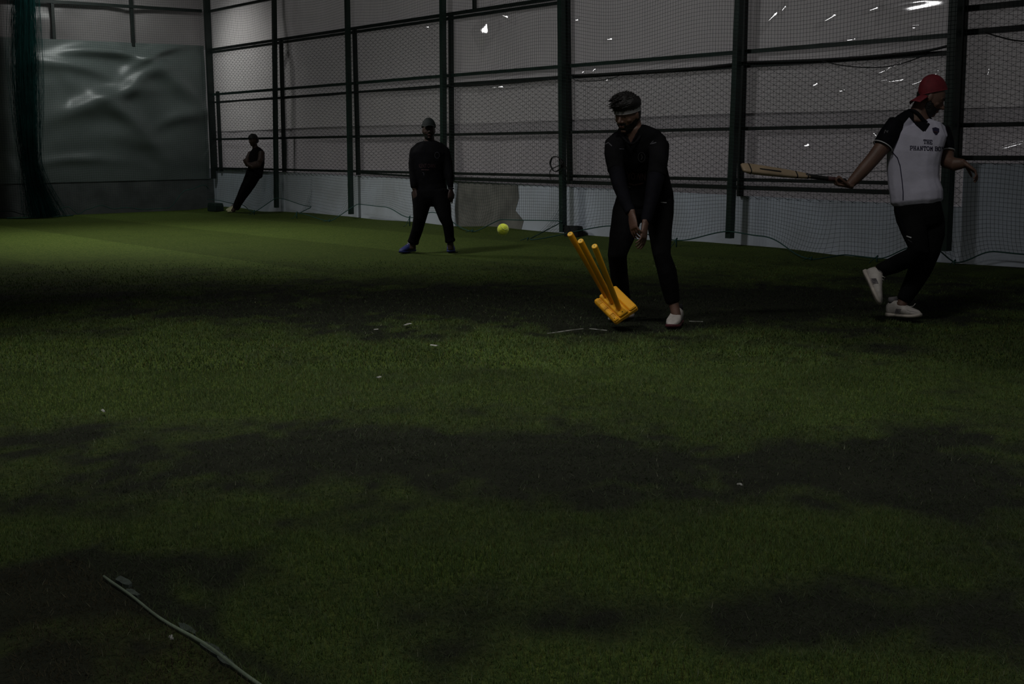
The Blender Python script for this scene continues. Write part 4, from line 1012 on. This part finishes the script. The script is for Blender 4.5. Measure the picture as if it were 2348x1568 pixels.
    adopt(mb.add(vs, fs).build('brim', MATS['red_cap'], None, True), root)
    H.shell(lambda p: (p[2] > -.030 and p[1] < -.0 and p[2] < .04), .005, 'hair', MATS['hair'], root)
    H.shell(beard_at, beard_off, 'beard', MATS['hair'], root)
    H.eyes(root)
    h = onz(2036, 729); t = onz(2101, 734)
    shoe(root, h+[0, 0, .012], P(2104, 728, 9.25), (0, 0, 1), MATS['shoe_white'], MATS['shoe_sole'], MATS['shoe_grey'], 'cream trainer planted on the turf', stripe=MATS['shoe_grey'])
    h = P(1978, 624, D+.08); t = P(2009, 691, D-.06)
    shoe(root, h, t, camvec(.88, .42, .15), MATS['shoe_white'], MATS['shoe_sole'], MATS['shoe_grey'], 'cream trainer lifted behind, toe down', stripe=MATS['shoe_grey'])
    mb = MB(); q = P(2078, 700, 9.24); mb.tube([q, P(2086, 703, 9.22), P(2094, 702, 9.20), P(2099, 696, 9.18)], .0025, 5); adopt(mb.build('lace_end', MATS['lace'], None, True), root)
    # cricket bat in his hand
    bat = empty('cricket_bat', tuple(P(1922, 413, D-.06)))
    tag(bat, 'wooden cricket bat with dark grip held low behind him by the batter', 'cricket bat')
    E = P(1937, 414.5, D-.05); Tt = P(1701, 384, D-.28); ax = nrm(Tt-E); L = np.linalg.norm(Tt-E)
    w = nrm(camvec(0, .70, -.71)-ax*np.dot(camvec(0, .70, -.71), ax)); n_ = np.cross(w, ax)
    if np.dot(n_, -CF) < 0: n_ = -n_
    g = lambda a, b, c: E+ax*a*L+w*b+n_*c
    def ring(a, hw, ht, ridge):
        r = []
        for k in range(16):
            q = 2*math.pi*k/16; cc, ss = math.cos(q), math.sin(q)
            cc = math.copysign(abs(cc)**.6, cc); ss2 = math.copysign(abs(ss)**.6, ss)
            r.append(g(a, hw*cc, ht*ss2+(-ridge*(1-abs(cc)) if ss < 0 else 0)))
        return r
    mb = MB(); mb.rings([ring(*q) for q in [(.345, .018, .013, .0), (.37, .022, .013, .002), (.41, .029, .013, .006), (.47, .034, .014, .010), (.6, .041, .016, .014), (.8, .049, .018, .018), (.9, .051, .018, .016), (.955, .050, .016, .010), (.985, .046, .013, .004), (1., .036, .009, 0)]])
    adopt(mb.build('blade', MATS['bat_wood'], None, True), bat)
    mb = MB(); mb.rings([[g(a, .0165*math.cos(q)*s_, .0165*math.sin(q)*s_) for q in [2*math.pi*k/12 for k in range(12)]] for a, s_ in [(-.012, .8), (0, 1.12), (.02, 1.05), (.04, .95), (.2, .95), (.345, 1.05), (.39, 1.0)]])
    hd = adopt(mb.build('handle', MATS['bat_black'], None, True), bat)
    mb = MB(); mb.rings([[g(a, .0178*math.cos(q), .0178*math.sin(q)) for q in [2*math.pi*k/12 for k in range(12)]] for a in (.05, .17)]); mb.build('grip', MATS['grip_red'], hd, True)
    mb = MB(); mb.rings([ring(a, .0522, .0190, .016) for a in (.925, .935)]); adopt(mb.build('toe_band', MATS['bat_black']), bat)
    mb = MB(); mb.rings([ring(a, .0358, .0150, .011) for a in (.475, .487)]); adopt(mb.build('blade_band', MATS['bat_black']), bat)
    mb = MB(); mb.rings([ring(a, .0245, .0142, .003) for a in (.365, .378)]); adopt(mb.build('blade_band', MATS['bat_black']), bat)
    mb = MB(); S = [(a, hw) for a, hw in [(.635, .001), (.64, .005), (.65, .0065), (.83, .0065), (.84, .005), (.845, .001)]]
    mb.rings([[g(a, -.012+hw*cx_, .0172+.0025*cz) for cx_, cz in ((-1, -1), (1, -1), (1, 1), (-1, 1))] for a, hw in S]); adopt(mb.build('slot', MATS['bat_black']), bat)
batter()

# ================================================================== FIELDER
def fielder():
    D = 15.45
    root = empty('person', tuple((onz(940, 578)+onz(1036, 582))/2)); tag(root, 'fielder in black kit and dark cap standing with feet apart behind the ball', 'person')
    torso = [(990, 450, 40, D, .62), (987, 425, 36, D, .62), (986, 400, 37, D-.01, .62), (986, 375, 40, D-.02, .60), (986, 352, 43, D-.02, .55), (986, 340, 37, D-.01, .52), (985, 331, 24, D, .65), (985, 325, 14, D, .9)]
    legL = [(970, 445, 27, D, .85), (966, 470, 21, D-.02, .9), (963, 500, 15.5, D-.03, 1), (957, 525, 13.5, D, 1), (949, 549, 12.5, D+.06, 1), (947, 556, 13.5, D+.07, 1)]
    legR = [(1008, 445, 27, D-.02, .85), (1014, 470, 20, D-.06, .9), (1021, 500, 15, D-.10, 1), (1027, 515, 13, D-.10, 1), (1030, 545, 11, D-.06, 1), (1032, 553, 13, D-.05, 1)]
    armL = [(951, 354, 12, D-.02, .9), (948, 375, 11.5, D-.03, .9), (949, 402, 10.5, D-.05, .9), (950, 425, 8.5, D-.08, .9), (950, 434, 6.5, D-.08, .9)]
    armR = [(1021, 354, 12, D-.02, .9), (1027, 375, 11.5, D-.03, .9), (1031, 402, 9.5, D-.05, .9), (1033, 425, 7, D-.08, .9), (1034, 434, 5.5, D-.08, .9)]
    H = Head(P(983, 299, D-.03), camvec(.16, -.04, .98), camvec(0, 1, .04), 1.0)
    b = MB(); H.build(b)
    for s in (torso, legL, legR, armL, armR): b.loft_px(scaled(s, .82))
    b.loft_px([(985, 334, 13, D, .9), (985, 322, 11.5, D, 1), (984, 308, 11, D, 1)])
    b.loft_px([(947, 553, 7.5, D+.07, 1), (946, 570, 7, D+.08, 1)]); b.loft_px([(1032, 551, 7.5, D-.05, 1), (1034, 572, 7, D-.04, 1)])
    hand(b, P(951, 436, D-.08), camvec(.14, -1, .1), camvec(.5, 0, -.8), -1, .22, 1.02); hand(b, P(1034, 436, D-.08), camvec(-.05, -1, .1), camvec(-.5, 0, -.8), 1, .22, 1.02)
    adopt(link('body', remesh(b, .0065, 3, 'body'), MATS['skin_dark'], None, True), root)
    c = MB(); c.loft_px(torso[:-1]); c.loft_px(armL[:4]+[(950, 430, 8, D-.08, .9)]); c.loft_px(armR[:4]+[(1034, 430, 7, D-.08, .9)])
    c.loft_px([(977, 330, 8, D, .9), (962, 337, 11, D, .9), (951, 347, 12, D-.01, .9), (949, 360, 12, D-.02, .9)]); c.loft_px([(994, 330, 8, D, .9), (1009, 337, 11, D, .9), (1020, 347, 12, D-.01, .9), (1023, 360, 12, D-.02, .9)])
    sh = cloth(c, 'shirt', MATS['black_cloth'], root, .011, 8, .007, 7)
    c = MB(); c.loft_px([(990, 440, 38, D, .66), (990, 455, 37, D, .68), (990, 464, 30, D, .7)]); c.loft_px(legL); c.loft_px(legR)
    cloth(c, 'trousers', MATS['black_trouser'], root, .011, 3, .007, 7)
    collar(root, P(985, 327, D), camvec(0, 1, .15), camvec(.05, 0, 1), .080, .080, .055, MATS['black_cloth'])
    T = bvh(sh)
    text_on(T, 'KENT OWN', 961, 385, 998, 385, 9.5, 'chest_lettering', MATS['print_red'], root, .0)
    ribbon(T, [(966, 389), (984, 389.5)], 2, 'print_mark', MATS['print_red'], root)
    ribbon(T, [(969, 395), (972, 397), (972, 402)], 1.3, 'print_mark', MATS['print_grey'], root)
    ring = [(1002+5.5*math.cos(q), 356+7*math.sin(q)) for q in np.linspace(0, 2*math.pi, 13)]; ribbon(T, ring, 1.0, 'chest_crest', MATS['print_grey'], root, sub=2)
    C2 = Head(P(983, 295, D-.02), camvec(.16, .02, .98), camvec(0, 1, .0), 1.06)
    C2.shell(lambda p: p[2] > .020, lambda p: .012, 'cap', MATS['dark_cap'], root)
    mb = MB(); rr = []
    for t in np.linspace(0, 1, 6): rr.append([C2.w(np.array((q*(.074-.014*t), .088+.075*t*(1-.35*q*q), .030-.020*t-.018*q*q))) for q in np.linspace(-1, 1, 9)])
    br = mb.rings(rr, caps=False, closed=False).build('brim', MATS['dark_cap'], None, True); adopt(br, root); s = br.modifiers.new('t', 'SOLIDIFY'); s.thickness = .005
    H.shell(lambda p: (p[2] > -.03 and p[1] < -.01 and p[2] < .05), .006, 'hair', MATS['hair'], root)
    H.shell(beard_at, beard_off, 'beard', MATS['hair'], root)
    H.eyes(root)
    mb = MB(); mb.tube([P(1034, 432, D-.08)+(CR*math.cos(q)*.033-CF*math.sin(q)*.030) for q in np.linspace(0, 2*math.pi, 15)], .007, 6); adopt(mb.build('wristband', MATS['sock'], None, True), root)
    shoe(root, onz(950, 577)+[0, 0, .003], onz(919, 581)+[0, 0, .003], (0, 0, 1), MATS['shoe_blue'], MATS['shoe_blue'], MATS['shoe_olive'], 'blue trainer with olive collar', L=.29)
    shoe(root, onz(1032, 575)+[0, 0, .003], onz(1039, 585)+[0, 0, .003], (0, 0, 1), MATS['shoe_blue'], MATS['shoe_blue'], MATS['shoe_olive'], 'blue trainer with olive collar', L=.29)
fielder()

# ================================================================== MAN LEANING ON THE WALL
def leaner():
    D0 = fdepth(522, 488)
    root = empty('person', tuple(onz(525, 488))); tag(root, 'man in dark sleeveless top leaning back on the wall with arms crossed, far corner', 'person')
    # shoulders rest on the net and fence at X = 11.7, feet out on the turf
    dS = CF@(onx(592, 352, 11.62)-CAMP); dH = CF@(onx(588, 395, 11.55)-CAMP); dm = D0-.02
    mix = lambda t: dS*(1-t)+D0*t
    dK = dH*.5+D0*.5
    torso = [(584, 400, 18, dH, .75), (586, 388, 18, dH, .75), (588, 374, 18.5, dH*.5+dS*.5, .75), (589, 358, 18, dS, .75), (589, 347, 15.5, dS, .7), (587, 341, 10, dS, .9), (586, 337, 7, dS, 1)]
    leg1 = [(582, 396, 17, dH, .9), (572, 416, 14.5, dH*.6+dK*.4, 1), (560, 438, 11.5, dK, 1), (549, 457, 9, dK*.5+D0*.5, 1), (540, 475, 6.8, D0, 1)]
    leg2 = [(588, 396, 14, dH-.1, .9), (576, 418, 12.5, dH*.6+dK*.4-.12, 1), (563, 440, 10.5, dK-.12, 1), (551, 459, 8.5, dK*.5+D0*.5-.1, 1), (543, 477, 6.5, D0-.06, 1)]
    armN = [(600, 350, 7.5, dS-.16, 1), (598, 365, 7, dS-.24, 1), (592, 379, 6.2, dS-.32, 1), (578, 382, 5.4, dS-.38, 1), (569, 377, 4.2, dS-.38, 1)]
    armF = [(575, 351, 6.5, dS+.05, 1), (568, 365, 6, dS-.05, 1), (567, 377, 5.6, dS-.16, 1), (578, 377, 5, dS-.30, 1), (588, 373, 4.2, dS-.34, 1)]
    H = Head(P(581, 322, dS-.06), camvec(-.60, -.18, .75), camvec(-.05, 1, .1), 1.0)
    b = MB(); H.build(b)
    for s in (torso, leg1, leg2): b.loft_px(scaled(s, .85))
    b.loft_px(armN); b.loft_px(armF); b.loft_px([(587, 345, 8, dS, .9), (585, 337, 6.5, dS, 1), (583, 330, 6, dS-.03, 1)])
    hand(b, P(568, 377, dS-.38), camvec(-.6, .7, .1), camvec(.4, .2, -.8), 1, .4, .95); hand(b, P(589, 373, dS-.34), camvec(.8, .5, .1), camvec(-.3, .2, -.8), -1, .5, .95)
    b.loft_px([(540, 474, 5, D0, 1), (534, 484, 4.8, D0, 1)])
    adopt(link('body', remesh(b, .009, 3, 'body'), MATS['skin_dark'], None, True), root)
    c = MB(); c.loft_px(torso[:-1]); cloth(c, 'vest', MATS['black_cloth'], root, .013, 3, .005, 7)
    c = MB(); c.loft_px([(584, 392, 19, dH, .8), (583, 404, 19, dH, .85)]); c.loft_px(leg1); c.loft_px(leg2); cloth(c, 'trousers', MATS['black_trouser'], root, .013, 3, .006, 7)
    H.shell(lambda p: p[2] > .030+.3*max(0, p[1]-.05) or (p[1] < -.01 and p[2] > -.05), lambda p: .018+.006*mnoise.noise((p[0]*40, p[1]*40, p[2]*30)), 'hair', MATS['hair'], root)
    H.eyes(root)
    shoe(root, onz(538, 486)+[0, 0, .003], onz(508, 490)+[0, 0, .003], (0, 0, 1), MATS['shoe_cream'], MATS['shoe_cream'], MATS['shoe_grey'], 'pale trainer', L=.30)
    shoe(root, onz(541, 483)+[0, 0, .003], onz(516, 485)+[0, 0, .003], (0, 0, 1), MATS['shoe_cream'], MATS['shoe_cream'], MATS['shoe_grey'], 'pale trainer', L=.30)
leaner()

# ================================================================== BALL
def ball():
    d = FPX*.067/27; c = P(1153.5, 526, d); r = .0335
    root = empty('tennis_ball', tuple(c)); tag(root, 'bright yellow tennis ball in mid air above the turf', 'ball')
    me = bpy.data.meshes.new('felt'); bm = bmesh.new(); bmesh.ops.create_icosphere(bm, subdivisions=4, radius=r); bm.to_mesh(me); bm.free()
    link('felt', me, MATS['ball_felt'], root, True)
    Rm = np.stack([camvec(.75, .55, .2), camvec(-.4, .6, .7), np.cross(camvec(.75, .55, .2), camvec(-.4, .6, .7))], 1)
    pts = []
    for t in np.linspace(0, 2*math.pi, 65):
        a, b_ = .75, .25
        p = np.array([a*math.cos(t)+b_*math.cos(3*t), a*math.sin(t)-b_*math.sin(3*t), 2*math.sqrt(a*b_)*math.sin(2*t)])
        pts.append(Rm@nrm(p)*r*.998)
    mb = MB(); mb.tube(pts, .0014, 6); mb.build('seam', MATS['ball_seam'], root, True)
ball()

# ================================================================== STUMPS
def stumps():
    k = 315.
    n = camvec(-.335, .638, .693); a = camvec(.652*.704, -.754*.704, .710); a = nrm(a-n*np.dot(a, n)); b = np.cross(n, a)
    if np.dot(b, CR) < 0: b = -b
    HA, HB, TH = .150, .100, .050
    best = None
    for d in np.linspace(8.6, 8.98, 39):          # just off the turf, clear of the keeper's shin
        c = P(1409.5, 693, d); z = min((c+a*i*HA+b*j*HB-n*TH)[2] for i in (-1, 1) for j in (-1, 1))
        if z > .004: best = d
        else: break
    d = best or 9.0; c = P(1409.5, 693, d)
    root = empty('stump_set', tuple(c-n*TH)); tag(root, 'yellow plastic stumps and base knocked over, tilting in front of the wicketkeeper', 'cricket stumps')
    g = lambda x, y, z: c+a*x+b*y+n*z
    def slab(mb, x0, x1, y0, y1, z0, z1, ch=.006):
        rings = []
        for z, i in ((z0, ch), (z0+ch*.5, 0), (z1-ch, 0), (z1, ch)):
            xs0, xs1, ys0, ys1 = x0+i, x1-i, y0+i, y1-i; q = .010
            rings.append([g(*p, z) for p in [(xs0+q, ys0), (xs1-q, ys0), (xs1, ys0+q), (xs1, ys1-q), (xs1-q, ys1), (xs0+q, ys1), (xs0, ys1-q), (xs0, ys0+q)]])
        return mb.rings(rings)
    mb = MB(); slab(mb, -HA, HA, -HB, HB, -TH, -.018)
    base = adopt(mb.build('base', MATS['stump_yellow']), root)
    for y0, y1, z in ((-HB+.002, -.058, -.004), (-.050, .028, .006), (.036, HB-.002, -.001)):
        mb = MB(); slab(mb, -HA+.004, HA-.004, y0, y1, -.020, z, .007); adopt(mb.build('base_rib', MATS['stump_yellow']), base)
    for x in (-.075, .0, .075):
        mb = MB(); slab(mb, x-.004, x+.004, -HB+.006, -.062, -.01, .0, .002); adopt(mb.build('base_rib', MATS['stump_yellow']), base)
    for x, y in ((.128, -.012), (.128, -.085), (-.128, -.012)):
        mb = MB(); mb.tube([g(x, y, -.004), g(x, y, .0085 if y > -.05 else -.002)], .004, 8); adopt(mb.build('rivet', MATS['rubber']), base)
    for fx, (tu, tv) in zip((-.098, -.008, .082), ((1307, 536), (1331, 552), (1363, 564))):
        foot = g(fx, -.012, .0)
        # the tip lies on that line of sight, one stump length from its socket
        lo, hi = d-1.2, d
        for _ in range(50):
            m = (lo+hi)/2
            if np.linalg.norm(P(tu, tv, m)-foot) > .70: lo = m
            else: hi = m
        tip = P(tu, tv, hi); ax = nrm(tip-foot)
        mb = MB(); mb.tube([foot-ax*.01, foot+ax*.02, foot+(tip-foot)*.5, tip-ax*.004, tip], [.021, .0195, .0200, .0210, .0195], 16)
        s = adopt(mb.build('stump', MATS['stump_yellow'], None, False), root)
        for p in s.data.polygons:
            if len(p.vertices) == 4: p.use_smooth = True
        mb = MB(); mb.tube([tip-ax*.001, tip+ax*.0015], [.0165, .0165], 14); adopt(mb.build('end_cap', MATS['stump_inside']), s)
        mb = MB(); mb.tube([tip+ax*.001, tip+ax*.0025], [.0045, .0045], 8); adopt(mb.build('end_hole', MATS['bat_edge']), s)
        mb = MB(); mb.tube([foot-ax*.004, foot+ax*.012], [.028, .024], 14); adopt(mb.build('socket', MATS['stump_yellow']), s)
stumps()

# ================================================================== SMALL THINGS
# seam strip along the edge of the brown mat
mb = MB(); pts = []
for y in np.linspace(1.9, 3.72, 30): pts.append((1.323+.006*math.sin(y*5)+.004*math.sin(y*13), y))
mb.rings([[(x-.0042*(1.35-.9*(y-1.9)/1.8), y, -.006), (x-.003, y, .005+.002*math.sin(y*9)), (x+.003, y, .006+.002*math.sin(y*7)), (x+.0042*(1.35-.9*(y-1.9)/1.8), y, -.006)] for x, y in pts])
tag(mb.build('seam_tape', MATS['tape'], None, True), 'pale strip along the turf seam at the bottom left', 'tape')
for (u, v), L_, w_ in [((283, 1332), .055, .016), ((305, 1358), .04, .012), ((430, 1440), .05, .014), ((487, 1488), .07, .017), ((515, 1512), .05, .013)]:
    c = onz(u, v, .0); mb = MB(); R2 = random.Random(u); n = 14
    ring = [(c[0]+math.cos(q)*w_*(.7+.5*R2.random()), c[1]+math.sin(q)*L_*(.7+.5*R2.random())) for q in [2*math.pi*k/n for k in range(n)]]
    mb.rings([[(x, y, -.012) for x, y in ring], [(x, y, .0015) for x, y in ring]]); mb.build('bare_backing', MATS['backing'], fl)
# popping crease marks
def mark(name, uv, w, label, cat, m, group=None):
    mb = MB(); pp = [onz(u, v, .018) for u, v in uv]; rr = []
    for i, p in enumerate(pp):
        t = nrm(pp[min(i+1, len(pp)-1)]-pp[max(i-1, 0)]); s = nrm(np.cross(t, (0, 0, 1)))*w*(.6+.8*random.random())
        rr.append([p-s, p-s*.4+[0, 0, .005], p+s*.4+[0, 0, .005], p+s])
    mb.rings(rr); return tag(mb.build(name, m), label, cat, group)
mark('crease_line', [(1255, 765), (1275, 762.5), (1300, 758.5), (1320, 756), (1337, 754)], .0065, 'worn white crease line on the turf in front of the stumps', 'crease line', MATS['chalk'])
mark('crease_line', [(1352, 754), (1372, 756), (1392, 758)], .004, 'faint short white crease line right of the brighter one', 'crease line', MATS['chalk'])
mark('crease_line', [(1580, 737), (1600, 737.5), (1612, 738)], .004, 'faint white crease mark beside the wicketkeeper white shoe', 'crease line', MATS['chalk'])
for uv, w, lb in [([(927, 746), (935, 743), (941, 742)], .014, 'white paper scrap on the dark turf left of the stumps'), ([(857, 756), (867, 755)], .008, 'thin white scrap left of the larger paper scrap'),
                  ([(988, 791), (1003, 793)], .009, 'short white scrap on the turf below the paper scrap'), ([(864, 866), (873, 864)], .008, 'small white scrap on the brightest strip of turf'),
                  ([(235, 940), (240, 945)], .006, 'tiny white scrap at the left of the bright turf'), ([(388, 1462), (394, 1458), (391, 1466), (398, 1465)], .003, 'curled white thread on the brown mat beside the seam strip'),
                  ([(1690, 1111), (1697, 1110), (1702, 1113)], .004, 'curled pale thread on the turf in the lower right')]:
    mark('scrap', uv, w, lb, 'litter', MATS['paper'])
# dark rubber block by the post, folded mat in the corner
def lump(name, c, hx, hy, hz, m, label, cat, rz=0):
    mb = MB(); r = []
    for z, k in ((0, .94), (hz*.3, 1), (hz*1.5, .97), (hz*2, .88)):
        r.append([(c[0]+(math.cos(rz)*x-math.sin(rz)*y)*k, c[1]+(math.sin(rz)*x+math.cos(rz)*y)*k, c[2]+z+.01*math.sin(x*30+y*20)) for x, y in [(-hx, -hy*.8), (-hx*.8, -hy), (hx*.8, -hy), (hx, -hy*.8), (hx, hy*.8), (hx*.8, hy), (-hx*.8, hy), (-hx, hy*.8)]])
    return tag(mb.rings(r).build(name, m), label, cat)
p = onx(1318, 541, 11.86); lump('rubber_block', (11.84, p[1], .0), .07, .15, .085, MATS['rubber'], 'dark rubber block on the turf at the foot of a fence post', 'block')
p = onx(520, 470, 11.7); lump('folded_mat', (11.50, p[1]+.12, .0), .11, .20, .085, MATS['green_mat'], 'folded dark green mat in the far corner by the leaning man', 'mat')
# cables
def cable(pts, r, name, label, m='cable'):
    mb = MB(); P3 = [np.asarray(q, float) for q in pts]; out = []
    for i in range(len(P3)-1):
        p0, p1, p2, p3 = P3[max(i-1, 0)], P3[i], P3[i+1], P3[min(i+2, len(P3)-1)]
        for t in np.linspace(0, 1, 6, endpoint=False):
            out.append(.5*((2*p1)+(-p0+p2)*t+(2*p0-5*p1+4*p2-p3)*t*t+(-p0+3*p1-3*p2+p3)*t**3))
    out.append(P3[-1]); mb.tube(out, r, 6)
    return tag(mb.build(name, MATS[m], None, True), label, 'cable')
XC = 11.90
cable([onx(u, v, XC) for u, v in [(500, 236), (560, 231), (630, 227), (700, 222), (760, 218), (800, 214), (870, 209), (950, 205), (1010, 200), (1090, 196), (1180, 190), (1262, 182)]], .011, 'cable', 'black cable tied along the fence rail of the far bays')
cable([onx(u, v, XC) for u, v in [(1310, 173), (1380, 170), (1450, 166), (1520, 163), (1600, 156), (1680, 147), (1720, 143), (1880, 137), (2000, 129), (2120, 117), (2178, 104)]], .014, 'cable', 'thick black cable tied along the fence rail of the near bays')
cable([onx(u, v, 11.88) for u, v in [(1880, 138), (1930, 150), (2000, 155), (2060, 148), (2125, 125)]], .006, 'cable', 'thin black cable sagging below the rail above the batter')
cable([onx(u, v, 11.88) for u, v in [(2260, 75), (2290, 84), (2330, 93), (2400, 97)]], .007, 'cable', 'black cable drooping from the rail at the right edge')
cable([onx(u, v, 11.88) for u, v in [(1862, 401), (1950, 395), (2030, 392), (2100, 391)]], .004, 'cable', 'thin wire running behind the bat handle')
cable([onx(u, v, 11.88) for u, v in [(1310, 173), (1320, 184), (1360, 186), (1400, 180), (1424, 172)]], .005, 'cable', 'thin loop of cable hanging under the rail above the wicketkeeper')
pts = []
for k in range(46):
    q = k*.42; pts.append(onx(1275+13*math.cos(q)*(1+.12*math.sin(k)), 375+17*math.sin(q)*(1+.10*math.cos(k*1.3)), 11.72-.0009*k))
pts += [onx(1264, 388, 11.7), onx(1261, 402, 11.7), onx(1263, 412, 11.71)]
cc = cable(pts, .006, 'coiled_cable', 'black cable coil hanging on a fence post left of the wicketkeeper')
mb = MB(); mb.add([onx(u, v, X) for X in (11.72, 11.76) for u, v in [(1282, 369), (1292, 366), (1297, 378), (1303, 388), (1296, 389), (1287, 384)]], [tuple(range(6))[::-1], tuple(range(6, 12))]+[(i, (i+1) % 6, 6+(i+1) % 6, 6+i) for i in range(6)])
tag(mb.build('plug_box', MATS['cable']), 'small black plug box on the fence post beside the cable coil', 'plug box')
